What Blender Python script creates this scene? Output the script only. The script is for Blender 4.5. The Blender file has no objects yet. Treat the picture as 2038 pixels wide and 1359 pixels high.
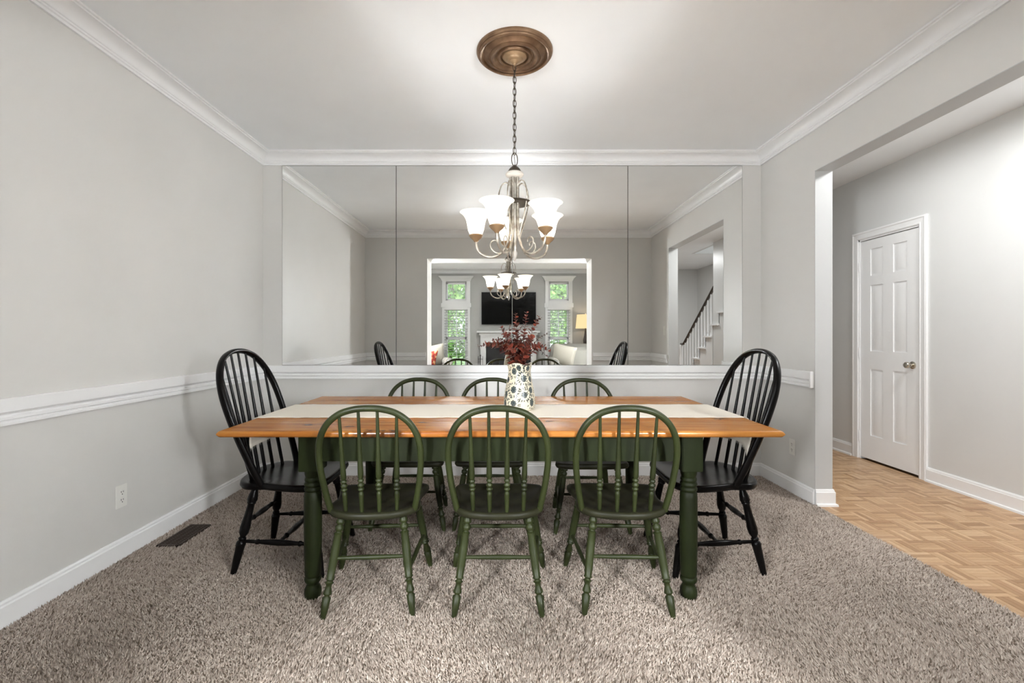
import bpy, bmesh, math, random
import numpy as np
from mathutils import Vector, Matrix

random.seed(7)
rng = np.random.default_rng(7)
S = bpy.context.scene
C = S.collection
R = math.radians

# ------------------------------------------------------------------ camera, world, exposure
F_PX, VX, VY, W_PX, H_PX = 910.0, 1002.0, 667.0, 2038.0, 1359.0
CAM_H = 1.15
cam = bpy.data.cameras.new('camera')
cam.sensor_width = 36.0
cam.sensor_fit = 'HORIZONTAL'
cam.lens = F_PX / W_PX * 36.0
cam.shift_x = (W_PX / 2 - VX) / W_PX
cam.shift_y = -(H_PX / 2 - VY) / W_PX
cam.clip_start = 0.05
cam_o = bpy.data.objects.new('camera', cam)
cam_o.location = (0, 0, CAM_H)
cam_o.rotation_euler = (R(90), 0, 0)
C.objects.link(cam_o)
S.camera = cam_o

world = bpy.data.worlds.new('overcast_sky')
S.world = world
world.use_nodes = True
world.node_tree.nodes['Background'].inputs[0].default_value = (0.86, 0.94, 1.0, 1)
world.node_tree.nodes['Background'].inputs[1].default_value = 4.0

S.view_settings.view_transform = 'Standard'
S.view_settings.look = 'None'
S.view_settings.gamma = 1.0
S.view_settings.use_curve_mapping = False
S.view_settings.exposure = 0.38
S.cycles.use_denoising = True
S.cycles.max_bounces = 8
S.cycles.diffuse_bounces = 4
S.cycles.glossy_bounces = 4
S.cycles.transmission_bounces = 4
S.cycles.transparent_max_bounces = 8
S.cycles.use_adaptive_sampling = True
S.cycles.adaptive_threshold = 0.03
S.cycles.sample_clamp_indirect = 80.0

P_CHANDELIER = 0.9      # watts of each of the five bulbs
P_HALL = 25.0
P_LIVING = 9.0  # each of the two added living room ceiling lamps
L_FILL_LAMP = 178.0  # glow of the two added fill lamps behind the rear wall
P_LAMP = 6.0

# ------------------------------------------------------------------ room measures (metres)
XL, XR = -1.967, 2.105           # dining room side walls
YB, YR, YR2 = 3.737, 0.959, 0.579  # mirror wall, rear wall faces
H = 2.628                        # ceiling
XH = 3.345                       # hall wall with the closet door
TW = 0.115                       # wall thickness
OPEN_Y0, OPEN_Y1, OPEN_Z = 1.634, 3.09, 2.262     # opening to the hall
REAR_X0, REAR_X1, REAR_Z = -1.085, 1.253, 2.238   # opening behind the camera
YF = -2.8                        # front wall of the house
LX = -3.2                        # living room side wall
SX = 4.35                        # outer wall of the stairs
WALL_END = 0.17                  # hall wall stops here, stairs open beyond

# ------------------------------------------------------------------ material helpers
def mat(name, col, rough=0.5, metal=0.0, spec=0.5, coat=0.0):
    m = bpy.data.materials.new(name)
    m.use_nodes = True
    b = m.node_tree.nodes['Principled BSDF']
    b.inputs['Base Color'].default_value = (*col, 1)
    b.inputs['Roughness'].default_value = rough
    b.inputs['Metallic'].default_value = metal
    b.inputs['Specular IOR Level'].default_value = spec
    b.inputs['Coat Weight'].default_value = coat
    return m

def N(m, typ, **kw):
    n = m.node_tree.nodes.new(typ)
    for k, v in kw.items():
        if k.startswith('i_'):
            n.inputs[int(k[2:])].default_value = v
        else:
            setattr(n, k, v)
    return n

def LK(m, a, ao, b, bi):
    m.node_tree.links.new(a.outputs[ao], b.inputs[bi])

def bsdf(m):
    return m.node_tree.nodes['Principled BSDF']

def ramp(m, stops):
    n = m.node_tree.nodes.new('ShaderNodeValToRGB')
    e = n.color_ramp.elements
    while len(e) < len(stops):
        e.new(0.5)
    for el, (p, c) in zip(e, stops):
        el.position = p
        el.color = (*c, 1)
    return n

def noise(m, scale, detail=3.0, rough=0.5, coord='Object', stretch=None):
    t = N(m, 'ShaderNodeTexCoord')
    n = N(m, 'ShaderNodeTexNoise')
    n.inputs['Scale'].default_value = scale
    n.inputs['Detail'].default_value = detail
    n.inputs['Roughness'].default_value = rough
    if stretch:
        mp = N(m, 'ShaderNodeMapping')
        mp.inputs['Scale'].default_value = stretch
        LK(m, t, coord, mp, 0)
        LK(m, mp, 0, n, 0)
    else:
        LK(m, t, coord, n, 0)
    return n

def bump(m, src, out, strength, dist=0.002):
    b = N(m, 'ShaderNodeBump')
    b.inputs['Strength'].default_value = strength
    b.inputs['Distance'].default_value = dist
    LK(m, src, out, b, 'Height')
    LK(m, b, 0, bsdf(m), 'Normal')

def paint(name, col, rough=0.5, var=0.03, bs=0.05, scale=220):
    m = mat(name, col, rough)
    n = noise(m, 1.3, 3)
    r = ramp(m, [(0.3, tuple(c * (1 - var) for c in col)), (0.7, tuple(min(1, c * (1 + var)) for c in col))])
    LK(m, n, 0, r, 0)
    LK(m, r, 0, bsdf(m), 'Base Color')
    return m

WALL = paint('wall_paint', (0.692, 0.680, 0.655), 0.42)
HALLW = paint('hall_wall_paint', (0.71, 0.715, 0.705), 0.40)
LIVTRIM_DIM = paint('living_trim_dimmed', (0.46, 0.46, 0.45), 0.4, 0.01, 0.02)  # trim colour darkened to stand in for the living room's dimmer light
LIVW_DIM = paint('living_wall_dimmed', (0.25, 0.245, 0.235), 0.45)  # wall colour lowered in place of weaker light in this room
CEIL = paint('ceiling_paint', (0.93, 0.95, 0.965), 0.75)
TRIM = paint('trim_paint', (0.88, 0.88, 0.88), 0.32, 0.01, 0.02)
DOORM = paint('door_paint', (0.87, 0.87, 0.87), 0.35, 0.01, 0.02)
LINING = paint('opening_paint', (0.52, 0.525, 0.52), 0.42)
PLATE = mat('outlet_plastic', (0.80, 0.79, 0.75), 0.35)
SLOT = mat('dark_slot', (0.02, 0.02, 0.02), 0.6)

MIRROR = mat('mirror_glass', (0.93, 0.935, 0.925), 0.0, 1.0)
MIRROR_EDGE = mat('mirror_edge', (0.06, 0.065, 0.06), 0.3)

def wood_green(name, a, b_, worn, rough=0.42, spec=0.3):
    m = mat(name, a, rough, 0, spec)
    n = noise(m, 9, 4, 0.6, 'Object', (1.0, 1.0, 0.35))
    r = ramp(m, [(0.25, b_), (0.5, a), (0.72, tuple(x * 1.35 for x in a)), (0.86, worn)])
    LK(m, n, 0, r, 0)
    LK(m, r, 0, bsdf(m), 'Base Color')
    n2 = noise(m, 60, 3, 0.6, 'Object', (1, 1, 0.15))
    bump(m, n2, 0, 0.25, 0.001)
    return m

GREEN = wood_green('green_milk_paint', (0.0225, 0.0285, 0.0085), (0.012, 0.015, 0.005), (0.046, 0.032, 0.012))
SEATM = wood_green('worn_seat_paint', (0.020, 0.020, 0.010), (0.013, 0.011, 0.007), (0.040, 0.024, 0.012), 0.45, 0.18)
APRON = wood_green('green_apron_paint', (0.0135, 0.0185, 0.0055), (0.009, 0.011, 0.004), (0.024, 0.019, 0.007), 0.5, 0.16)
BLACK = mat('black_lacquer', (0.0035, 0.003, 0.003), 0.27, 0, 0.17)

# honey pine of the table top, with a few knots
def pine():
    m = mat('honey_pine', (0.42, 0.17, 0.04), 0.27, 0, 0.3, 0.0)
    nt = m.node_tree
    n = noise(m, 3.2, 5, 0.6, 'Object', (0.7, 9.0, 9.0))
    r = ramp(m, [(0.25, (0.225, 0.064, 0.010)), (0.47, (0.37, 0.135, 0.025)), (0.62, (0.45, 0.195, 0.045)), (0.8, (0.29, 0.092, 0.016))])
    LK(m, n, 0, r, 0)
    info = N(m, 'ShaderNodeObjectInfo')
    hsv = N(m, 'ShaderNodeHueSaturation')
    mr = N(m, 'ShaderNodeMapRange')
    mr.inputs['To Min'].default_value = 0.85
    mr.inputs['To Max'].default_value = 1.15
    LK(m, info, 'Random', mr, 0)
    LK(m, mr, 0, hsv, 'Value')
    LK(m, r, 0, hsv, 'Color')
    last = hsv
    tc = N(m, 'ShaderNodeTexCoord')
    nn = N(m, 'ShaderNodeTexNoise')
    nn.inputs['Scale'].default_value = 45
    LK(m, tc, 'Object', nn, 0)
    for (kx, ky, kz, rad) in ((-0.545, -0.553, 0.738, 0.062), (-0.45, -0.553, 0.738, 0.045), (1.05, -0.27, 0.75, 0.03), (-0.36, -0.36, 0.75, 0.018),
                              (0.22, -0.33, 0.75, 0.022), (-0.86, -0.42, 0.75, 0.02), (-0.66, -0.45, 0.75, 0.022), (0.33, 0.42, 0.75, 0.02), (-0.9, 0.38, 0.75, 0.016)):
        mp = N(m, 'ShaderNodeMapping', vector_type='POINT')
        mp.inputs['Location'].default_value = (-kx * 0.5, -ky, -kz)
        mp.inputs['Scale'].default_value = (0.5, 1, 1)
        LK(m, tc, 'Object', mp, 0)
        ln = N(m, 'ShaderNodeVectorMath', operation='LENGTH')
        LK(m, mp, 0, ln, 0)
        ma = N(m, 'ShaderNodeMath', operation='MULTIPLY_ADD')
        LK(m, nn, 0, ma, 0)
        ma.inputs[1].default_value = rad * 1.2
        LK(m, ln, 'Value', ma, 2)
        mr2 = N(m, 'ShaderNodeMapRange')
        mr2.inputs['From Min'].default_value = rad * 0.75
        mr2.inputs['From Max'].default_value = rad * 1.5
        mr2.inputs['To Min'].default_value = 0.85
        mr2.inputs['To Max'].default_value = 0.0
        LK(m, ma, 0, mr2, 0)
        mx = N(m, 'ShaderNodeMix', data_type='RGBA')
        mx.inputs[7].default_value = (0.045, 0.014, 0.006, 1)
        LK(m, mr2, 0, mx, 0)
        LK(m, last, 'Color' if last is hsv else 2, mx, 6)
        last = mx
    LK(m, last, 2, bsdf(m), 'Base Color')
    n2 = noise(m, 5, 4, 0.6, 'Object', (0.6, 12, 12))
    bump(m, n2, 0, 0.04, 0.002)
    return m
PINE = pine()

LINEN = mat('cream_linen', (0.86, 0.80, 0.70), 0.85)
_n = noise(LINEN, 420, 2)
bump(LINEN, _n, 0, 0.4, 0.001)

BRONZE = mat('aged_bronze', (0.24, 0.15, 0.085), 0.4, 0.7)
_n = noise(BRONZE, 14, 3)
_r = ramp(BRONZE, [(0.3, (0.15, 0.085, 0.048)), (0.65, (0.27, 0.17, 0.10))])
LK(BRONZE, _n, 0, _r, 0); LK(BRONZE, _r, 0, bsdf(BRONZE), 'Base Color')
DKBRONZE = mat('dark_bronze', (0.07, 0.055, 0.04), 0.4, 0.7)
PEWTER = mat('brushed_pewter', (0.5, 0.47, 0.42), 0.34, 0.6)
_n = noise(PEWTER, 30, 3)
_r = ramp(PEWTER, [(0.35, (0.24, 0.205, 0.165)), (0.6, (0.48, 0.445, 0.39))])
LK(PEWTER, _n, 0, _r, 0); LK(PEWTER, _r, 0, bsdf(PEWTER), 'Base Color')
PALE = mat('pale_plaster_collar', (0.42, 0.39, 0.35), 0.5)
CUP = mat('tan_metal_cup', (0.31, 0.20, 0.11), 0.42, 0.4)
CHROME = mat('polished_nickel', (0.62, 0.58, 0.5), 0.16, 1.0)

def shade_mat():
    m = bpy.data.materials.new('frosted_glass_shade')
    m.use_nodes = True
    nt = m.node_tree
    out = nt.nodes['Material Output']
    nt.nodes.remove(nt.nodes['Principled BSDF'])
    d = nt.nodes.new('ShaderNodeBsdfDiffuse'); d.inputs[0].default_value = (0.80, 0.78, 0.74, 1)
    t = nt.nodes.new('ShaderNodeBsdfTranslucent'); t.inputs[0].default_value = (0.78, 0.75, 0.69, 1)
    g = nt.nodes.new('ShaderNodeBsdfGlossy'); g.inputs['Roughness'].default_value = 0.25
    mx = nt.nodes.new('ShaderNodeMixShader'); mx.inputs[0].default_value = 0.7
    nt.links.new(d.outputs[0], mx.inputs[1]); nt.links.new(t.outputs[0], mx.inputs[2])
    mx2 = nt.nodes.new('ShaderNodeMixShader'); mx2.inputs[0].default_value = 0.05
    nt.links.new(mx.outputs[0], mx2.inputs[1]); nt.links.new(g.outputs[0], mx2.inputs[2])
    e = nt.nodes.new('ShaderNodeEmission'); e.inputs[0].default_value = (1.0, 0.93, 0.82, 1); e.inputs[1].default_value = 0.5
    ad = nt.nodes.new('ShaderNodeAddShader')
    nt.links.new(mx2.outputs[0], ad.inputs[0]); nt.links.new(e.outputs[0], ad.inputs[1])
    nt.links.new(ad.outputs[0], out.inputs[0])
    return m
SHADE = shade_mat()

def emis(name, col, s):
    m = bpy.data.materials.new(name)
    m.use_nodes = True
    nt = m.node_tree
    nt.nodes.remove(nt.nodes['Principled BSDF'])
    e = nt.nodes.new('ShaderNodeEmission')
    e.inputs[0].default_value = (*col, 1); e.inputs[1].default_value = s
    nt.links.new(e.outputs[0], nt.nodes['Material Output'].inputs[0])
    return m
BULB = emis('lit_bulb', (1.0, 0.9, 0.75), 12.0)
DIFFUSER = emis('lit_ceiling_diffuser', (1.0, 0.96, 0.9), 6.0)

def glass_mat():
    m = bpy.data.materials.new('window_glass')
    m.use_nodes = True
    nt = m.node_tree
    nt.nodes.remove(nt.nodes['Principled BSDF'])
    t = nt.nodes.new('ShaderNodeBsdfTransparent'); t.inputs[0].default_value = (0.96, 0.98, 0.97, 1)
    g = nt.nodes.new('ShaderNodeBsdfGlossy'); g.inputs['Roughness'].default_value = 0.02
    mx = nt.nodes.new('ShaderNodeMixShader'); mx.inputs[0].default_value = 0.06
    nt.links.new(t.outputs[0], mx.inputs[1]); nt.links.new(g.outputs[0], mx.inputs[2])
    nt.links.new(mx.outputs[0], nt.nodes['Material Output'].inputs[0])
    return m
GLASS = glass_mat()

# ------------------------------------------------------------------ mesh helpers
class MB:
    def __init__(self):
        self.v, self.f = [], []
        self.flat = False
    def add(self, v, f):
        o = len(self.v)
        self.v += [tuple(p) for p in v]
        self.f += [tuple(i + o for i in q) for q in f]
        return self
    def box(self, x0, x1, y0, y1, z0, z1):
        v = [(x, y, z) for z in (z0, z1) for y in (y0, y1) for x in (x0, x1)]
        f = [(0, 2, 3, 1), (4, 5, 7, 6), (0, 1, 5, 4), (2, 6, 7, 3), (0, 4, 6, 2), (1, 3, 7, 5)]
        return self.add(v, f)
    def cbox(self, x0, x1, y0, y1, z0, z1, c=0.003):
        """box with a small chamfer on every edge"""
        self.flat = True
        bm = bmesh.new()
        bmesh.ops.create_cube(bm, size=1)
        for q in bm.verts:
            q.co = Vector(((x0 + x1) / 2 + q.co.x * (x1 - x0), (y0 + y1) / 2 + q.co.y * (y1 - y0), (z0 + z1) / 2 + q.co.z * (z1 - z0)))
        c = min(c, 0.45 * min(x1 - x0, y1 - y0, z1 - z0))
        bmesh.ops.bevel(bm, geom=bm.edges[:], offset=c, segments=2, affect='EDGES')
        bm.verts.index_update()
        v = [tuple(q.co) for q in bm.verts]
        f = [tuple(q.index for q in fc.verts) for fc in bm.faces]
        bm.free()
        return self.add(v, f)
    def lathe(self, prof, p0=(0, 0, 0), p1=(0, 0, 1), seg=16, absolute=True):
        """prof: [(s, r)] s along p0->p1 (metres if absolute, else fraction)"""
        p0, p1 = Vector(p0), Vector(p1)
        ax = (p1 - p0)
        L = ax.length
        ax.normalize()
        u = ax.orthogonal().normalized()
        w = ax.cross(u)
        v, f = [], []
        for s, r in prof:
            c = p0 + ax * (s if absolute else s * L)
            for k in range(seg):
                a = 2 * math.pi * k / seg
                v.append(c + (u * math.cos(a) + w * math.sin(a)) * max(r, 1e-5))
        n = len(prof)
        for i in range(n - 1):
            for k in range(seg):
                a, b = i * seg + k, i * seg + (k + 1) % seg
                f.append((a, b, b + seg, a + seg))
        f.append(tuple(reversed(range(seg))))
        f.append(tuple(range((n - 1) * seg, n * seg)))
        return self.add(v, f)
    def shell(self, prof, seg=32, loc=(0, 0, 0)):
        """open surface of revolution about z, prof [(r, z)]"""
        v, f = [], []
        for r, z in prof:
            for k in range(seg):
                a = 2 * math.pi * k / seg
                v.append((loc[0] + r * math.cos(a), loc[1] + r * math.sin(a), loc[2] + z))
        for i in range(len(prof) - 1):
            for k in range(seg):
                a, b = i * seg + k, i * seg + (k + 1) % seg
                f.append((a, b, b + seg, a + seg))
        return self.add(v, f)
    def tube(self, pts, rad, seg=10, closed=False, ell=None):
        """ell: (ref axis, factor) makes the section wider along that axis"""
        pts = [Vector(p) for p in pts]
        n = len(pts)
        rad = [rad] * n if isinstance(rad, (int, float)) else rad
        tang = []
        for i in range(n):
            a = pts[i - 1] if (i > 0 or closed) else pts[i]
            b = pts[(i + 1) % n] if (i < n - 1 or closed) else pts[i]
            tang.append((b - a).normalized())
        u = tang[0].orthogonal().normalized()
        if ell:
            u = Vector(ell[0])
        v, f = [], []
        for i in range(n):
            t = tang[i]
            if ell:
                u = Vector(ell[0])
            u = (u - t * u.dot(t)).normalized()
            w = t.cross(u)
            for k in range(seg):
                a = 2 * math.pi * k / seg
                v.append(pts[i] + u * math.cos(a) * rad[i] * (ell[1] if ell else 1) + w * math.sin(a) * rad[i])
        for i in range(n if closed else n - 1):
            for k in range(seg):
                a, b = i * seg + k, i * seg + (k + 1) % seg
                j = ((i + 1) % n) * seg
                f.append((a, b, j + (k + 1) % seg, j + k))
        if not closed:
            f.append(tuple(reversed(range(seg))))
            f.append(tuple(range((n - 1) * seg, n * seg)))
        return self.add(v, f)
    def rings(self, rings, cap=True):
        """list of equally long closed loops joined in order"""
        n = len(rings[0])
        v = [p for r in rings for p in r]
        f = []
        for i in range(len(rings) - 1):
            for k in range(n):
                a, b = i * n + k, i * n + (k + 1) % n
                f.append((a, b, b + n, a + n))
        if cap:
            f.append(tuple(reversed(range(n))))
            f.append(tuple(range((len(rings) - 1) * n, len(rings) * n)))
        return self.add(v, f)
    def mesh(self, name, angle=38):
        me = bpy.data.meshes.new(name)
        me.from_pydata(self.v, [], self.f)
        bm = bmesh.new(); bm.from_mesh(me)
        bmesh.ops.recalc_face_normals(bm, faces=bm.faces[:])
        bm.to_mesh(me); bm.free()
        me.polygons.foreach_set('use_smooth', [True] * len(me.polygons))
        me.set_sharp_from_angle(angle=R(angle))
        me.update()
        return me
    def obj(self, name, m, parent=None, loc=None, angle=None):
        angle = angle or (25 if self.flat else 38)
        o = bpy.data.objects.new(name, self.mesh(name, angle))
        o.data.materials.append(m)
        C.objects.link(o)
        if parent is not None:
            o.parent = parent
        if loc is not None:
            o.location = loc
        return o

def smooth_path(pts, n=8, closed=False):
    """Catmull-Rom through pts"""
    P = [Vector(p) for p in pts]
    out = []
    m = len(P)
    for i in range(m if closed else m - 1):
        p1, p2 = P[i], P[(i + 1) % m]
        p0 = P[i - 1] if (i > 0 or closed) else p1 * 2 - p2
        p3 = P[(i + 2) % m] if (i + 2 < m or closed) else p2 * 2 - p1
        for k in range(n):
            t = k / n
            out.append(0.5 * ((2 * p1) + (p2 - p0) * t + (2 * p0 - 5 * p1 + 4 * p2 - p3) * t * t + (3 * p1 - p0 - 3 * p2 + p3) * t ** 3))
    if not closed:
        out.append(P[-1])
    return out

def empty(name, loc=(0, 0, 0), rz=0.0):
    o = bpy.data.objects.new(name, None)
    o.empty_display_size = 0.1
    o.location = loc
    o.rotation_euler = (0, 0, rz)
    C.objects.link(o)
    return o

def tag(o, label, cat, group=None, kind=None):
    o['label'] = label
    o['category'] = cat
    if group: o['group'] = group
    if kind: o['kind'] = kind
    return o

def struct(o, label, cat):
    return tag(o, label, cat, None, 'structure')

def dup(root, loc, rz, label, group):
    r = root.copy(); C.objects.link(r)
    r.location = loc; r.rotation_euler = (0, 0, rz)
    r['label'] = label; r['group'] = group
    for ch in list(root.children):
        c = ch.copy(); C.objects.link(c); c.parent = r
        for g in list(ch.children):
            d = g.copy(); C.objects.link(d); d.parent = c
    return r

def light(name, typ, loc, power, parent=None, size=0.03, col=(1, 0.9, 0.78), rot=None):
    l = bpy.data.lights.new(name, typ)
    l.energy = power
    l.color = col
    if typ == 'POINT':
        l.shadow_soft_size = size
    else:
        l.shape = 'DISK'; l.size = size
    o = bpy.data.objects.new(name, l)
    o.location = loc
    if rot: o.rotation_euler = rot
    C.objects.link(o)
    if parent is not None: o.parent = parent
    return o

def moulding(path, prof, names, m, label, cat='trim', right=True):
    """mitred moulding along an XY polyline; every straight run is its own object. prof: closed [(projection, z)]"""
    P = [Vector((x, y)) for x, y in path]
    sg = 1 if right else -1
    def nrm(a, b):
        d = (b - a).normalized()
        return Vector((d.y, -d.x)) * sg
    n = len(P)
    mit = []
    for i in range(n):
        if i == 0: mit.append(nrm(P[0], P[1]))
        elif i == n - 1: mit.append(nrm(P[-2], P[-1]))
        else:
            a, b = nrm(P[i - 1], P[i]), nrm(P[i], P[i + 1])
            s = a + b
            mit.append(s / (1 + a.dot(b)))
    res = []
    for i in range(n - 1):
        mb = MB()
        rs = [[(P[j].x + mit[j].x * p, P[j].y + mit[j].y * p, z) for p, z in prof] for j in (i, i + 1)]
        mb.rings(rs)
        o = mb.obj(names[i], m, None, None, 25)
        struct(o, label[i] if isinstance(label, list) else label, cat)
        res.append(o)
    return res

# ------------------------------------------------------------------ the shell
def wall(name, boxes, m, label):
    mb = MB()
    for b in boxes: mb.box(*b)
    return struct(mb.obj(name, m), label, 'wall')

ZC = H + 0.12
wall('wall_back', [(LX - TW, XR + TW, YB, YB + TW, -0.05, H)], WALL, 'pale greige wall behind the long mirror')
wall('wall_left', [(XL - TW, XL, YR, YB, -0.05, H)], WALL, 'blank greige side wall with chair rail and outlet')
wr = wall('wall_right', [(XR, XR + TW, OPEN_Y1, YB, -0.05, H), (XR, XR + TW, YR2, OPEN_Y0, -0.05, H),
                    (XR, XR + TW, OPEN_Y0, OPEN_Y1, OPEN_Z, H)], WALL, 'greige wall with the wide cased opening to the hall')
wall('wall_rear', [(LX, REAR_X0, YR2, YR, -0.05, H), (REAR_X1, XR, YR2, YR, -0.05, H), (REAR_X0, REAR_X1, YR2, YR, REAR_Z, H)], WALL,
     'greige wall with a wide square opening to the living room')
# white painted lining of the hall opening
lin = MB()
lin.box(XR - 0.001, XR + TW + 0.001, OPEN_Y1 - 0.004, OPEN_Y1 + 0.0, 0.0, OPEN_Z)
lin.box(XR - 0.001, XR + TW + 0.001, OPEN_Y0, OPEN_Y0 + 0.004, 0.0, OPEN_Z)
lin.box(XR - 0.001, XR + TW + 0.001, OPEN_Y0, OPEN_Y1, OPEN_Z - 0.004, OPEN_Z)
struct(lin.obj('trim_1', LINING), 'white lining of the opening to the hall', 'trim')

# front wall with two window bays, each a small square window above a tall one
BAY = [(-1.29, -0.83), (1.02, 1.46)]
Wz = [(0.42, 1.74), (1.93, 2.33)]
fx = []
xs = [LX - TW] + [v for b in BAY for v in b] + [XR + TW]
for i in range(0, len(xs), 2):
    fx.append((xs[i], xs[i + 1], YF - TW, YF, -0.05, H))
for a, b in BAY:
    fx += [(a, b, YF - TW, YF, -0.05, Wz[0][0]), (a, b, YF - TW, YF, Wz[0][1], Wz[1][0]), (a, b, YF - TW, YF, Wz[1][1], H)]
wall('wall_front', fx, LIVW_DIM, 'dim-toned living room wall with the fireplace and two windows')
wall('wall_living_side', [(LX - TW, LX, YF, YR2, -0.05, H)], LIVW_DIM, 'dim-toned side wall of the living room')
wall('wall_living_hall', [(XR, XR + TW, YF, YR2, -0.05, H)], LIVW_DIM, 'wall between the living room and the hall')
# hall
DY0, DY1, DZ = 3.675, 4.297, 2.03
wall('wall_hall', [(XH, XH + TW, WALL_END, DY0, -0.05, H), (XH, XH + TW, DY1, 6.0, -0.05, H), (XH, XH + TW, DY0, DY1, DZ, H)], HALLW,
     'bright off-white hall wall with the closet door')
wall('wall_hall_end', [(XR + TW, XH + TW, 6.0, 6.0 + TW, -0.05, H)], HALLW, 'far end wall of the hall')
wall('wall_hall_dining', [(XR, XR + TW, YB + TW, 6.0, -0.05, H)], HALLW, 'hall side of the wall past the dining room')
wall('wall_closet', [(XH + TW + 0.5, XH + TW + 0.56, 3.4, 4.6, -0.05, H), (XH + TW, XH + TW + 0.56, 4.6, 4.66, -0.05, H), (XH + TW, XH + TW + 0.56, 3.34, 3.4, -0.05, 1.89), (XH + TW, XH + TW + 0.56, 3.52, 4.66, H - 0.06, H)], HALLW, 'back of the hall closet')
wall('wall_hall_front', [(XR + TW, SX + TW, YF - TW, YF, -0.05, H)], HALLW, 'end wall of the hall beside the stairs')
wall('wall_stairs', [(SX, SX + TW, YF, 3.4, -0.05, 5.2)], HALLW, 'tall off-white wall along the stairs')
wall('wall_stairs_inner', [(XH, XH + TW, -0.83, 3.4, H + 0.001, 5.2)], HALLW, 'upper wall of the stairwell')
wall('wall_stairs_end', [(XH + TW + 0.001, SX + TW, 3.4, 3.4 + TW, 1.9, 5.2)], HALLW, 'upper end wall of the stairwell')
wall('wall_stairs_landing', [(XH, SX + TW, -0.83 - TW, -0.83, H + 0.001, 5.2)], HALLW, 'upper landing wall above the stairs')

def ceiling(name, boxes, label):
    mb = MB()
    for b in boxes: mb.box(*b)
    return struct(mb.obj(name, CEIL), label, 'ceiling')
ceiling('ceiling', [(LX - TW, XH + 0.06, YF - TW, 6.1, H, ZC)], 'flat white ceiling above the dining room')
ceiling('ceiling_stairs', [(XH + 0.06, SX + TW, YF - TW, -0.845, H, ZC), (XH, SX + TW, -0.95, 3.5, 5.2, 5.3)], 'white ceiling around the stairwell')

# ------------------------------------------------------------------ floors
CARPET = mat('carpet_backing', (0.20, 0.165, 0.135), 0.95, 0, 0.1)
fl = MB().box(XL - TW, XR, YR2, YB, -0.05, 0.0).obj('floor', CARPET)
struct(fl, 'beige cut-pile carpet over the dining room floor', 'floor')
LIVCARPET = mat('living_carpet', (0.36, 0.31, 0.26), 0.95, 0, 0.1)
_n = noise(LIVCARPET, 160, 3)
_r = ramp(LIVCARPET, [(0.3, (0.2, 0.165, 0.135)), (0.65, (0.45, 0.39, 0.33))])
LK(LIVCARPET, _n, 0, _r, 0); LK(LIVCARPET, _r, 0, bsdf(LIVCARPET), 'Base Color'); bump(LIVCARPET, _n, 0, 0.8, 0.006)
struct(MB().box(LX - TW, XR, YF - TW, YR2, -0.05, 0.008).obj('floor_living', LIVCARPET), 'beige carpet of the living room', 'floor')

VX0, VX1, VYA, VYB = -1.885, -1.76, 2.476, 2.756     # floor vent

PILE = mat('carpet_pile', (0.4, 0.34, 0.29), 0.9, 0, 0.15)
_a = N(PILE, 'ShaderNodeAttribute', attribute_name='tuft')
LK(PILE, _a, 'Color', bsdf(PILE), 'Base Color')

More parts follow.
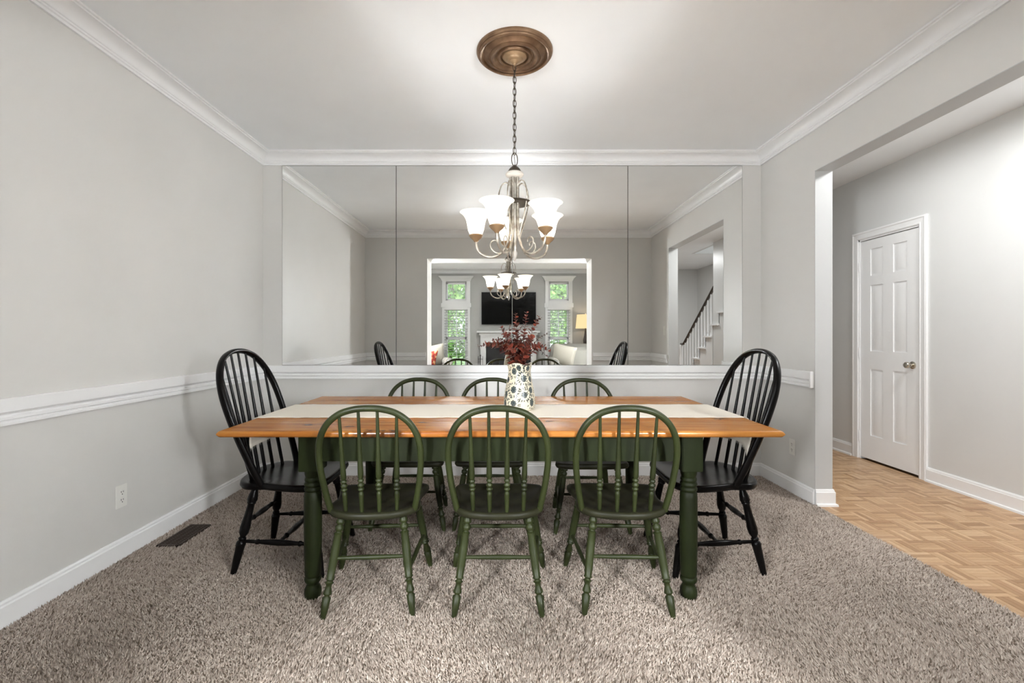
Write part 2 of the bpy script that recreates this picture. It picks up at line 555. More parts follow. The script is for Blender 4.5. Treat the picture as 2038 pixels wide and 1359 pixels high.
def carpet_pile():
    sp = 0.0066
    gx = np.arange(XL + 0.016, XR + 0.004, sp)
    gy = np.arange(YR + 0.0, YB - 0.016, sp)
    X, Y = np.meshgrid(gx, gy)
    X = (X + rng.uniform(-0.5, 0.5, X.shape) * sp).ravel()
    Y = (Y + rng.uniform(-0.5, 0.5, Y.shape) * sp).ravel()
    keep = ~((X > VX0 - 0.002) & (X < VX1 + 0.002) & (Y > VYA - 0.002) & (Y < VYB + 0.002)) & (X < XR + 0.004)
    X, Y = X[keep], Y[keep]
    n = len(X)
    # slow drift of the lie of the pile (brushed patches)
    def wob(s, ph):
        v = np.zeros(n)
        r2 = np.random.default_rng(ph)
        for k in range(7):
            a = r2.uniform(0, 2 * math.pi); fr = s * r2.uniform(0.6, 2.4)
            v += np.sin(fr * (X * math.cos(a) + Y * math.sin(a)) + r2.uniform(0, 6.28)) / (1 + 0.3 * k)
        return v / 2.6
    lx = wob(5.0, 1) * 0.006 + rng.normal(0, 0.0045, n)
    ly = wob(5.0, 2) * 0.006 + rng.normal(0, 0.0045, n)
    h = 0.0115 + wob(9.0, 3) * 0.0012 + rng.normal(0, 0.0018, n)
    r = 0.0044 + rng.normal(0, 0.0005, n)
    a0 = rng.uniform(0, 6.28, n)
    V = np.zeros((n, 4, 3), np.float32)
    for k in range(3):
        a = a0 + k * 2.0944
        V[:, k, 0] = X + np.cos(a) * r
        V[:, k, 1] = Y + np.sin(a) * r
        V[:, k, 2] = 0.0005
    V[:, 3, 0] = X + lx; V[:, 3, 1] = Y + ly; V[:, 3, 2] = h
    base = (np.arange(n) * 4)[:, None, None]
    F = (np.array([[0, 1, 3], [1, 2, 3], [2, 0, 3]])[None] + base).reshape(-1, 3)
    me = bpy.data.meshes.new('carpet_pile')
    me.vertices.add(n * 4); me.loops.add(len(F) * 3); me.polygons.add(len(F))
    me.vertices.foreach_set('co', V.ravel())
    me.loops.foreach_set('vertex_index', F.ravel().astype(np.int32))
    me.polygons.foreach_set('loop_start', (np.arange(len(F)) * 3).astype(np.int32))
    me.polygons.foreach_set('loop_total', np.full(len(F), 3, np.int32))
    me.update(calc_edges=True)
    pal = np.array([(0.555, 0.475, 0.41), (0.46, 0.385, 0.33), (0.38, 0.31, 0.26), (0.64, 0.565, 0.495), (0.20, 0.155, 0.12)])
    idx = rng.choice(5, n, p=[0.32, 0.27, 0.18, 0.13, 0.10])
    col = pal[idx] * (1 + rng.normal(0, 0.06, n))[:, None] * (1 + 0.05 * wob(4.0, 5))[:, None]
    cc = np.ones((n, 4, 4), np.float32)
    cc[:, :, :3] = col[:, None, :]
    at = me.color_attributes.new('tuft', 'FLOAT_COLOR', 'POINT')
    at.data.foreach_set('color', cc.ravel())
    me.materials.append(PILE)
    o = bpy.data.objects.new('carpet_pile', me)
    C.objects.link(o)
    o.parent = fl
    o['kind'] = 'stuff'
carpet_pile()

# hall parquet: squares of five fingers, alternating direction
def parquet_mat(name, island):
    m = mat(name, (0.5, 0.3, 0.15), 0.36)
    if island:
        src = N(m, 'ShaderNodeNewGeometry'); so = 'Random Per Island'
    else:
        src = N(m, 'ShaderNodeObjectInfo'); so = 'Random'
    r = ramp(m, [(0.0, (0.36, 0.205, 0.10)), (0.25, (0.47, 0.285, 0.15)), (0.55, (0.56, 0.36, 0.20)), (0.8, (0.62, 0.42, 0.25)), (1.0, (0.40, 0.22, 0.11))])
    LK(m, src, so, r, 0)
    n = noise(m, 30, 4, 0.6, 'Object', (1, 1, 1))
    mx = N(m, 'ShaderNodeMix', data_type='RGBA', blend_type='MULTIPLY')
    mx.inputs[0].default_value = 0.5
    r2 = ramp(m, [(0.3, (0.75, 0.7, 0.62)), (0.6, (1, 1, 1))])
    LK(m, n, 0, r2, 0)
    LK(m, r, 0, mx, 6); LK(m, r2, 0, mx, 7)
    LK(m, mx, 2, bsdf(m), 'Base Color')
    return m
PARQ, PARQ2 = parquet_mat('oak_parquet', False), parquet_mat('oak_parquet_field', True)
GROUT = mat('parquet_subfloor', (0.20, 0.11, 0.05), 0.7)
fh = struct(MB().box(XR, SX, YF, 6.0, -0.05, -0.004).obj('floor_hall', GROUT), 'honey oak mosaic parquet floor of the hall', 'floor')
FL_, FW_ = 0.1375, 0.0275
fing = []
nx, ny = int((SX - XR) / FL_) + 1, int((6.0 - YF) / FL_) + 1
for i in range(nx):
    for j in range(ny):
        x0, y0 = XR + 0.004 + i * FL_, YF + j * FL_
        if x0 > XH and y0 > 0: continue
        for k in range(5):
            if (i + j) % 2:
                fing.append((x0 + FL_ / 2, y0 + (k + 0.5) * FW_, 0))
            else:
                fing.append((x0 + (k + 0.5) * FW_, y0 + FL_ / 2, 1))
fm = MB().cbox(-FL_ / 2 + 0.0003, FL_ / 2 - 0.0003, -FW_ / 2 + 0.0003, FW_ / 2 - 0.0003, -0.006, 0.0, 0.0006)
fmesh = fm.mesh('parquet_strip'); fmesh.materials.append(PARQ)
def in_view(t):
    x, y, _ = t
    if y < 1.85 or x > XH - 0.03: return 1e9
    px = VX + F_PX * x / y
    return y if px < W_PX + 25 else 1e9
fing.sort(key=in_view)
for x, y, d in fing[:300]:
    if x + FL_ / 2 > XH + 0.1: continue
    o = bpy.data.objects.new('parquet_strip', fmesh)
    o.location = (x, y, random.uniform(-0.0003, 0.0003)); o.rotation_euler = (0, 0, R(90) * d)
    C.objects.link(o); o.parent = fh
mb = MB()
for x, y, d in fing[300:]:
    a, b = (FL_ / 2, FW_ / 2) if not d else (FW_ / 2, FL_ / 2)
    e = 0.0004
    mb.box(x - a + e, x + a - e, y - b + e, y + b - e, -0.006, 0.0)
o = mb.obj('parquet_field', PARQ2, fh)
o['kind'] = 'stuff'

# ------------------------------------------------------------------ trim
crown = [(0, H - 0.092), (0.012, H - 0.092), (0.013, H - 0.080), (0.019, H - 0.076), (0.019, H - 0.068), (0.024, H - 0.064)]
for k in range(7):
    t = k / 6 * math.pi / 2
    crown.append((0.024 + 0.054 * (1 - math.cos(t)), H - 0.064 + 0.046 * math.sin(t)))
crown += [(0.084, H - 0.018), (0.086, H - 0.012), (0.096, H - 0.011), (0.096, H - 0.0005), (0, H - 0.0005)]
mid = (XL + XR) / 2
moulding([(mid, YR), (XL, YR), (XL, YB), (XR, YB), (XR, YR), (mid, YR)], crown, ['trim_2', 'trim_3', 'trim_4', 'trim_5', 'trim_6'], TRIM,
         ['white crown moulding over the rear opening', 'white crown moulding along the blank side wall', 'white crown moulding above the long mirror',
          'white crown moulding along the wall with the hall opening', 'white crown moulding on the rear wall by the hall'])
moulding([(LX, YR2), (LX, YF), (XR, YF), (XR, YR2)], crown, ['trim_7', 'trim_8', 'trim_9'], LIVTRIM_DIM,
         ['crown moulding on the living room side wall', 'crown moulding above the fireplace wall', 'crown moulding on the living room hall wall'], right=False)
RT = 0.902
rail = [(0, RT), (0.026, RT), (0.028, RT - 0.003), (0.028, RT - 0.052), (0.013, RT - 0.064), (0.013, RT - 0.069), (0.020, RT - 0.074), (0.020, RT - 0.084),
        (0.012, RT - 0.088), (0.012, RT - 0.094), (0.017, RT - 0.098), (0.017, RT - 0.107), (0, RT - 0.109)]
moulding([(REAR_X0 - 0.02, YR), (XL, YR), (XL, YB), (XR, YB), (XR, OPEN_Y1 + 0.02)], rail, ['trim_10', 'trim_11', 'trim_12', 'trim_13'], TRIM,
         ['white chair rail on the rear wall by the blank wall', 'white chair rail along the blank side wall', 'white chair rail ledge under the long mirror',
          'short white chair rail beside the hall opening'])
moulding([(XR, OPEN_Y0 - 0.02), (XR, YR), (REAR_X1 + 0.02, YR)], rail, ['trim_14', 'trim_15'], TRIM,
         ['short white chair rail between hall opening and rear wall', 'white chair rail on the rear wall by the hall'])
# returns closing the rail ends
struct(MB().cbox(XR - 0.030, XR, OPEN_Y1 + 0.006, OPEN_Y1 + 0.022, RT - 0.111, RT + 0.002, 0.003).obj('trim_16', TRIM), 'end block of the chair rail by the hall opening', 'trim')
base = [(0, 0.108), (0.006, 0.108), (0.010, 0.100), (0.010, 0.092), (0.014, 0.086), (0.014, 0.0), (0, 0.0)]
moulding([(REAR_X0, YR), (XL, YR), (XL, YB), (XR, YB), (XR, OPEN_Y1 + 0.0)], base, ['baseboard_rear', 'baseboard_left', 'baseboard_back', 'baseboard_right'], TRIM,
         ['white baseboard on the rear wall', 'white baseboard along the blank side wall', 'white baseboard under the mirror wall', 'white baseboard beside the hall opening'], 'baseboard')
moulding([(XR, OPEN_Y0), (XR, YR), (REAR_X1, YR)], base, ['baseboard_near', 'baseboard_corner'], TRIM,
         ['white baseboard near the rear wall', 'white baseboard on the rear wall by the hall'], 'baseboard')
hbase = [(0, 0.112), (0.006, 0.112), (0.011, 0.102), (0.011, 0.096), (0.015, 0.092), (0.015, 0.018), (0.026, 0.014), (0.028, 0.0), (0, 0.0)]
moulding([(XR, OPEN_Y1), (XR + TW, OPEN_Y1), (XR + TW, 6.0)], hbase, ['baseboard_jamb', 'baseboard_passage'], TRIM,
         ['white baseboard wrapping the end of the hall opening wall', 'white baseboard of the hall past the opening'], 'baseboard')
moulding([(XH, 6.0), (XH, 4.372)], hbase, ['baseboard_hall'], TRIM, 'white baseboard beyond the closet door', 'baseboard')
moulding([(XH, 3.60), (XH, WALL_END)], hbase, ['baseboard_hallway'], TRIM, 'white baseboard along the bright hall wall', 'baseboard')

# ------------------------------------------------------------------ closet door
door = empty('door_1', (XH, 0, 0))
struct(door, 'white six-panel closet door with nickel knob', 'door')
SY0, SY1, SZ0, SZ1 = 3.685, 4.287, 0.018, 2.02
leaf = MB().box(0.014, 0.040, SY0, SY1, SZ0, SZ1)
py = [(3.797, 3.933), (4.038, 4.176)]
pz = [(0.235, 0.842), (1.005, 1.605), (1.692, 1.935)]
ys = [SY0, py[0][0], py[0][1], py[1][0], py[1][1], SY1]
zs = [SZ0, pz[0][0], pz[0][1], pz[1][0], pz[1][1], pz[2][0], pz[2][1], SZ1]
for i in range(5):
    for j in range(7):
        if i in (1, 3) and j in (1, 3, 5): continue
        leaf.box(0.006, 0.014, ys[i], ys[i + 1], zs[j], zs[j + 1])
leaf.obj('door_leaf', DOORM, door)
for (a, b) in py:
    for (c, d) in pz:
        g, q = 0.006, 0.034
        ring = lambda x, e: [(x, a + e, c + e), (x, b - e, c + e), (x, b - e, d - e), (x, a + e, d - e)]
        MB().rings([ring(0.014, 0.0005), ring(0.0138, g), ring(0.007, q)]).obj('door_panel', DOORM, door, None, 15)
cas = [(0.0, 0.0), (0.066, 0.0), (0.066, -0.016), (0.052, -0.019), (0.045, -0.014), (0.014, -0.011), (0.008, -0.014), (0.0, -0.012)]
CY0, CY1, CZ = 3.668, 4.304, 2.042
def cas_run(pts, outs):
    rs = []
    for (y, z), (oy, oz) in zip(pts, outs):
        rs.append([(x, y + oy * w, z + oz * w) for w, x in cas])
    return MB().rings(rs)
cas_run([(CY0, 0), (CY0, CZ)], [(-1, 0), (-1, 1)]).obj('door_casing', TRIM, door, None, 25)
cas_run([(CY0, CZ), (CY1, CZ)], [(-1, 1), (1, 1)]).obj('door_casing', TRIM, door, None, 25)
cas_run([(CY1, CZ), (CY1, 0)], [(1, 1), (1, 0)]).obj('door_casing', TRIM, door, None, 25)
jb = MB()
jb.box(-0.002, 0.09, CY0 - 0.002, SY0 - 0.003, 0, CZ); jb.box(-0.002, 0.09, SY1 + 0.003, CY1 + 0.002, 0, CZ); jb.box(-0.002, 0.09, CY0, CY1, SZ1 + 0.006, CZ + 0.002)
jb.obj('door_jamb', TRIM, door)
kn = MB().lathe([(0, 0.030), (0.006, 0.030), (0.010, 0.024), (0.012, 0.012), (0.026, 0.011), (0.034, 0.018), (0.044, 0.026), (0.054, 0.027), (0.062, 0.022), (0.066, 0.010), (0.067, 0.001)],
                (0.006, 3.742, 0.905), (-1, 3.742, 0.905), 20).obj('door_knob', CHROME, door)
kn['label'] = 'polished nickel round knob'
MB().cbox(0.003, 0.012, SY0 - 0.004, SY0 + 0.002, 0.87, 0.94, 0.001).obj('latch_plate', CHROME, door)
for z in (0.21, 0.985, 1.785):
    hg = MB().lathe([(0, 0.006), (0.09, 0.006), (0.092, 0.003), (0.096, 0.003)], (-0.003, SY1 + 0.004, z - 0.045), (-0.003, SY1 + 0.004, z + 1), 10)
    hg.obj('hinge', TRIM, door)

# ------------------------------------------------------------------ the mirror
mir = empty('wall_mirror', (0, YB, 0))
tag(mir, 'frameless wall-to-wall mirror in four tall panels above the chair rail', 'mirror')
mx_ = [-1.807, -0.875, 0.071, 1.0144, 1.951]
for i in range(4):
    a, b = mx_[i] + 0.0012, mx_[i + 1] - 0.0012
    z0, z1 = RT + 0.004, 2.532
    p = MB().box(a + 0.0015, b - 0.0015, -0.0060, -0.0055, z0 + 0.0015, z1 - 0.0015).obj('mirror_panel', MIRROR, mir)
    MB().box(a, b, -0.0056, 0.0, z0, z1).obj('mirror_backing', MIRROR_EDGE, p)

# ------------------------------------------------------------------ outlets, switch, vent
def outlet(loc, rz, label):
    t = tag(empty('wall_outlet', loc, rz), label, 'outlet', 'wall outlets')
    pl = MB().cbox(-0.035, 0.035, -0.006, 0, -0.0575, 0.0575, 0.003).obj('cover_plate', PLATE, t)
    for dz in (-0.02, 0.02):
        s = MB().lathe([(0, 0.0165), (0.0015, 0.0165), (0.002, 0.015)], (0, -0.006, dz), (0, -1, dz), 20).obj('socket', PLATE, t)
        sl = MB()
        sl.box(-0.0075, -0.0050, -0.0086, -0.0078, dz - 0.002, dz + 0.008)
        sl.box(0.0050, 0.0075, -0.0086, -0.0078, dz - 0.001, dz + 0.007)
        sl.lathe([(0, 0.0028), (0.0006, 0.0028)], (0, -0.008, dz - 0.009), (0, -1, dz - 0.009), 8)
        sl.obj('slots', SLOT, s)
    MB().lathe([(0, 0.003), (0.001, 0.002)], (0, -0.006, 0), (0, -1, 0), 8).obj('screw', PLATE, t)
outlet((XL, 2.35, 0.323), R(90), 'white double outlet on the blank side wall above the floor vent')
outlet((XR, 3.326, 0.338), R(-90), 'white double outlet between the black chair and the hall opening')
sw = tag(empty('light_switch', (XR, 1.488, 1.21), R(-90)), 'white light switch beside the hall opening, seen in the mirror', 'switch')
MB().cbox(-0.035, 0.035, -0.006, 0, -0.0575, 0.0575, 0.003).obj('cover_plate', PLATE, sw)
MB().cbox(-0.006, 0.006, -0.016, -0.004, -0.010, 0.012, 0.002).obj('toggle', PLATE, sw)

VENT = mat('brown_vent_metal', (0.06, 0.040, 0.030), 0.45, 0.4)
vt = tag(empty('floor_vent', ((VX0 + VX1) / 2, (VYA + VYB) / 2, 0)), 'dark brown metal floor vent set in the carpet', 'vent')
hw, hl = (VX1 - VX0) / 2, (VYB - VYA) / 2
fr = MB()
fr.cbox(-hw, hw, -hl, -hl + 0.014, 0.001, 0.012, 0.003); fr.cbox(-hw, hw, hl - 0.014, hl, 0.001, 0.012, 0.003)
fr.cbox(-hw, -hw + 0.014, -hl, hl, 0.001, 0.012, 0.003); fr.cbox(hw - 0.014, hw, -hl, hl, 0.001, 0.012, 0.003)
fr.obj('vent_frame', VENT, vt)
MB().box(-hw + 0.01, hw - 0.01, -hl + 0.01, hl - 0.01, 0.0005, 0.002).obj('vent_well', SLOT, vt)
for k in range(16):
    y = -hl + 0.022 + k * (2 * hl - 0.044) / 15
    MB().cbox(-hw + 0.012, hw - 0.012, y - 0.0035, y + 0.0035, 0.002, 0.010, 0.001).obj('slat', VENT, vt)
for k in range(3):
    x = -hw + (k + 1) * hw / 2
    MB().cbox(x - 0.003, x + 0.003, -hl + 0.012, hl - 0.012, 0.002, 0.0108, 0.001).obj('cross_bar', VENT, vt)

# ------------------------------------------------------------------ chairs
def interp(pts, t):
    for (a, b), (c, d) in zip(pts, pts[1:]):
        if a <= t <= c:
            return b + (d - b) * (t - a) / (c - a)
    return pts[-1][1]

def seat_mesh(out, z, th):
    """out: [(y, half width)] from the back to the front"""
    pts = smooth_path([(hw, y, 0) for y, hw in out], 4)
    loop = [(p.x, p.y) for p in pts] + [(-p.x, p.y) for p in reversed(pts[1:-1])]
    ym = sum(p[1] for p in loop) / len(loop)
    rs = []
    for s, dz in ((0.90, -th), (0.97, -th * 0.85), (1.0, -th * 0.5), (0.99, -th * 0.15), (0.965, 0.0), (0.90, -0.001), (0.75, -0.007), (0.5, -0.011), (0.2, -0.012), (0.02, -0.012)):
        rs.append([(x * s, ym + (y - ym) * s, z + dz) for x, y in loop])
    return MB().rings(rs)

GLEG = [(0, .0125), (.04, .0150), (.062, .0180), (.080, .0180), (.090, .0115), (.100, .0115), (.112, .0180), (.150, .0172), (.160, .0115), (.170, .0115), (.182, .0188), (.2, .0160), (.35, .0180), (.5, .0172), (.612, .0150),
        (.624, .0182), (.636, .0112), (.646, .0112), (.658, .0182), (.670, .0125), (.70, .0112), (.752, .0178), (.764, .0178), (.776, .0112), (.786, .0112), (.80, .0178), (.9, .0150), (.985, .0108), (1, .009)]
BLEG = [(0, .012), (.05, .014), (.12, .0215), (.17, .0235), (.195, .019), (.205, .021), (.22, .016), (.34, .018), (.48, .0235), (.54, .0215), (.585, .0125), (.597, .0175), (.61, .0180), (.622, .0135),
        (.64, .0205), (.665, .0225), (.69, .0205), (.85, .0175), (.985, .0135), (1, .012)]

def green_chair():
    t = empty('windsor_chair')
    Z = 0.412
    out = [(-.19, 0), (-.186, .06), (-.172, .113), (-.147, .157), (-.11, .188), (-.07, .198), (-.03, .191), (.02, .187), (.08, .196), (.14, .211), (.17, .213), (.192, .2), (.206, .155), (.211, .08), (.211, 0)]
    seat_mesh(out, Z, 0.034).obj('seat', SEATM, t, None, 60)
    hoop = [(.176, .40), (.190, .47), (.202, .55), (.2085, .64), (.200, .72), (.168, .786), (.115, .830), (.055, .849), (0, .853)]
    yz = lambda z: -.115 - (z - .41) * 0.235
    path = smooth_path([(x, yz(z), z) for x, z in hoop] + [(-x, yz(z), z) for x, z in reversed(hoop[:-1])], 6)
    MB().tube(path, 0.0135, 12).obj('hoop', GREEN, t, None, 80)
    for bx, tx in ((-.106, -.115), (-.036, -.038), (.036, .038), (.106, .115)):
        tz = interp([(x, z) for x, z in reversed(hoop)], abs(tx)) - 0.004
        by = -.160 if abs(bx) < .05 else -.145
        prof = [(0, .0075), (.04, .0085), (.18, .0105), (.20, .0105), (.212, .0068), (.222, .0068), (.234, .0130), (.246, .0130), (.256, .0068), (.272, .0140), (.288, .0140), (.304, .0068), (.318, .0130), (.330, .0130), (.342, .0068), (.352, .0115), (.40, .0118), (.5, .0105), (.75, .0075), (1, .006)]
        MB().lathe(prof, (bx, by, Z - 0.006), (tx, yz(tz), tz), 10, False).obj('spindle', GREEN, t, None, 60)
    rear = [((s * .128, -.125, Z - 0.025), (s * .180, -.213, 0.0)) for s in (-1, 1)]
    front = [((s * .150, .125, Z - 0.025), (s * .218, .185, 0.0)) for s in (-1, 1)]
    for a, b in rear + front:
        MB().lathe(GLEG, a, b, 14, False).obj('leg', GREEN, t, None, 60)
    at = lambda leg, z: Vector(leg[0]).lerp(Vector(leg[1]), (leg[0][2] - z) / leg[0][2])
    st = [(0, .0065), (.15, .008), (.5, .0105), (.85, .008), (1, .0065)]
    MB().lathe(st, at(rear[0], .222), at(rear[1], .222), 10, False).obj('stretcher', GREEN, t, None, 60)
    MB().lathe(st, at(front[0], .222), at(front[1], .222), 10, False).obj('stretcher', GREEN, t, None, 60)
    for i in (0, 1):
        MB().lathe(st, at(rear[i], .165), at(front[i], .175), 10, False).obj('stretcher', GREEN, t, None, 60)
    return t

gc = green_chair()
G1 = 'green windsor chairs along the table'
front_x = [(-0.567, 2.075, R(4), 'green hoop-back windsor chair on the near side, closest to the floor vent'),
           (-0.022, 2.075, 0.0, 'green hoop-back windsor chair in the middle of the near side'),
           (0.518, 2.078, R(-2), 'green hoop-back windsor chair on the near side, closest to the hall opening')]
back_x = [(-0.565, 2.86, R(180), 'green windsor chair on the mirror side, closest to the blank wall'),
          (-0.074, 2.86, R(180), 'green windsor chair on the mirror side, behind the vase'),
          (0.515, 2.82, R(180), 'green windsor chair on the mirror side, closest to the hall opening')]
tag(gc, front_x[0][3], 'chair', G1)
gc.location = (front_x[0][0], front_x[0][1], 0); gc.rotation_euler = (0, 0, front_x[0][2])
for x, y, rz, lb in front_x[1:] + back_x:
    dup(gc, (x, y, 0), rz, lb, G1)

def black_chair():
    t = empty('windsor_chair')
    Z = 0.440
    out = [(-.24, 0), (-.236, .07), (-.222, .128), (-.195, .176), (-.155, .205), (-.115, .206), (-.07, .204), (-.01, .222), (.07, .240), (.14, .243), (.185, .228), (.212, .175), (.221, .09), (.221, 0)]
    seat_mesh(out, Z, 0.036).obj('seat', BLACK, t, None, 60)
    hoop = [(.193, .428), (.218, .53), (.240, .66), (.249, .78), (.241, .88), (.208, .965), (.15, 1.028), (.078, 1.059), (0, 1.068)]
    yz = lambda z: -.085 - (z - .43) * 0.353
    path = smooth_path([(x, yz(z), z) for x, z in hoop] + [(-x, yz(z), z) for x, z in reversed(hoop[:-1])], 6)
    MB().tube(path, 0.0125, 12, False, ((0, 0.943, 0.333), 1.45)).obj('hoop', BLACK, t, None, 80)
    for k in range(-3, 4):
        bx = k * 0.051
        by = -.198 + abs(k) ** 2 * 0.0055
        tx = k * 0.066
        tz = interp([(x, z) for x, z in reversed(hoop)], abs(tx)) - 0.003
        MB().lathe([(0, .0085), (.3, .0095), (.6, .0075), (1, .0055)], (bx, by, Z - 0.006), (tx, yz(tz), tz), 10, False).obj('spindle', BLACK, t, None, 60)
    rear = [((s * .125, -.145, Z - 0.03), (s * .192, -.220, 0.0)) for s in (-1, 1)]
    front = [((s * .165, .125, Z - 0.03), (s * .225, .220, 0.0)) for s in (-1, 1)]
    for a, b in rear + front:
        MB().lathe(BLEG, a, b, 16, False).obj('leg', BLACK, t, None, 60)
    at = lambda leg, z: Vector(leg[0]).lerp(Vector(leg[1]), (leg[0][2] - z) / leg[0][2])
    st = [(0, .007), (.16, .009), (.19, .0085), (.205, .013), (.225, .013), (.24, .0095), (.4, .0135), (.5, .0145), (.6, .0135), (.76, .0095), (.775, .013), (.795, .013), (.81, .0085), (.84, .009), (1, .007)]
    mids = []
    for i in (0, 1):
        a, b = at(rear[i], .15), at(front[i], .15)
        MB().lathe(st, a, b, 12, False).obj('stretcher', BLACK, t, None, 60)
        mids.append(a.lerp(b, 0.5))
    MB().lathe(st, mids[0], mids[1], 12, False).obj('stretcher', BLACK, t, None, 60)
    MB().lathe(st, at(rear[0], .235), at(rear[1], .235), 12, False).obj('stretcher', BLACK, t, None, 60)
    return t
bc = black_chair()
G2 = 'black windsor chairs at the table ends'
tag(bc, 'tall black windsor chair at the table end by the blank wall', 'chair', G2)
bc.location = (-1.08, 2.39, 0); bc.rotation_euler = (0, 0, R(-90))
dup(bc, (1.03, 2.385, 0), R(90), 'tall black windsor chair at the table end by the hall opening', G2)

# ------------------------------------------------------------------ table
TX, TY = -0.012, 2.4565
TL, TD, TZ, TH = 1.187, 0.5515, 0.750, 0.028
tb = tag(empty('dining_table', (TX, TY, 0)), 'long farmhouse table with honey pine top and green turned legs', 'table')
npl = 5
for i in range(npl):
    y0, y1 = -TD + i * 2 * TD / npl, -TD + (i + 1) * 2 * TD / npl
    mb = MB()
    ca = 0.012 if i == 0 else 0.0022
    cb = 0.012 if i == npl - 1 else 0.0022
    ring = lambda x: [(x, y0 + 0.0004 + ca * (1 - math.sin(t)), TZ - TH + (ca - ca * math.cos(t))) for t in (0, .4, .8, 1.2, 1.57)] + \
                     [(x, y0 + 0.0004 + ca * (1 - math.cos(t)), TZ - ca + ca * math.sin(t)) for t in (0, .4, .8, 1.2, 1.57)] + \
                     [(x, y1 - 0.0004 - cb * (1 - math.sin(t)), TZ - cb + cb * math.cos(t)) for t in (0, .4, .8, 1.2, 1.57)] + \
                     [(x, y1 - 0.0004 - cb * (1 - math.cos(t)), TZ - TH + cb - cb * math.sin(t)) for t in (0, .4, .8, 1.2, 1.57)]
    def shrink(r, e):
        zc = TZ - TH / 2
        return [(x, y, zc + (z - zc) * e) for x, y, z in r]
    rs = []
    for dx, e in ((0.0, 0.25), (0.003, 0.62), (0.008, 0.9), (0.014, 1.0)):
        rs.append(shrink(ring(-TL + dx), e))
    for dx, e in ((0.014, 1.0), (0.008, 0.9), (0.003, 0.62), (0.0, 0.25)):
        rs.append(shrink(ring(TL - dx), e))
    mb.rings(rs).obj('top_plank', PINE, tb, None, 11)
LXp, LYp, LB = 0.825, 0.448, 0.0455
LEG = [(0.0, .028), (0.006, .033), (0.022, .0365), (0.040, .035), (0.052, .029), (0.060, .025), (0.068, .027), (0.074, .0335), (0.084, .036), (0.092, .034), (0.096, .030), (0.103, .034), (0.108, .0345),
       (0.20, .0365), (0.32, .0378), (0.44, .037), (0.462, .0355), (0.468, .031), (0.474, .036), (0.482, .0365), (0.489, .031), (0.494, .036), (0.503, .0365), (0.510, .031), (0.516, .035), (0.524, .0345),
       (0.530, .030), (0.545, .0345), (0.563, .0355)]
for sx in (-1, 1):
    for sy in (-1, 1):
        lg = empty('leg'); lg.parent = tb; lg.location = (sx * LXp, sy * LYp, 0)
        MB().lathe(LEG, (0, 0, 0), (0, 0, 1), 24).obj('turned_post', APRON, lg, None, 50)
        MB().cbox(-LB, LB, -LB, LB, 0.562, TZ - TH - 0.0005, 0.003).obj('leg_block', APRON, lg)
AZ0, AZ1 = 0.602, TZ - TH - 0.0005
for sy in (-1, 1):
    y = sy * (LYp + 0.012)
    MB().cbox(-LXp + LB + 0.0005, LXp - LB - 0.0005, y - 0.011, y + 0.011, AZ0, AZ1, 0.002).obj('apron', APRON, tb)
for sx in (-1, 1):
    x = sx * (LXp + 0.012)
    MB().cbox(x - 0.011, x + 0.011, -LYp + LB + 0.0005, LYp - LB - 0.0005, AZ0, AZ1, 0.002).obj('apron', APRON, tb)

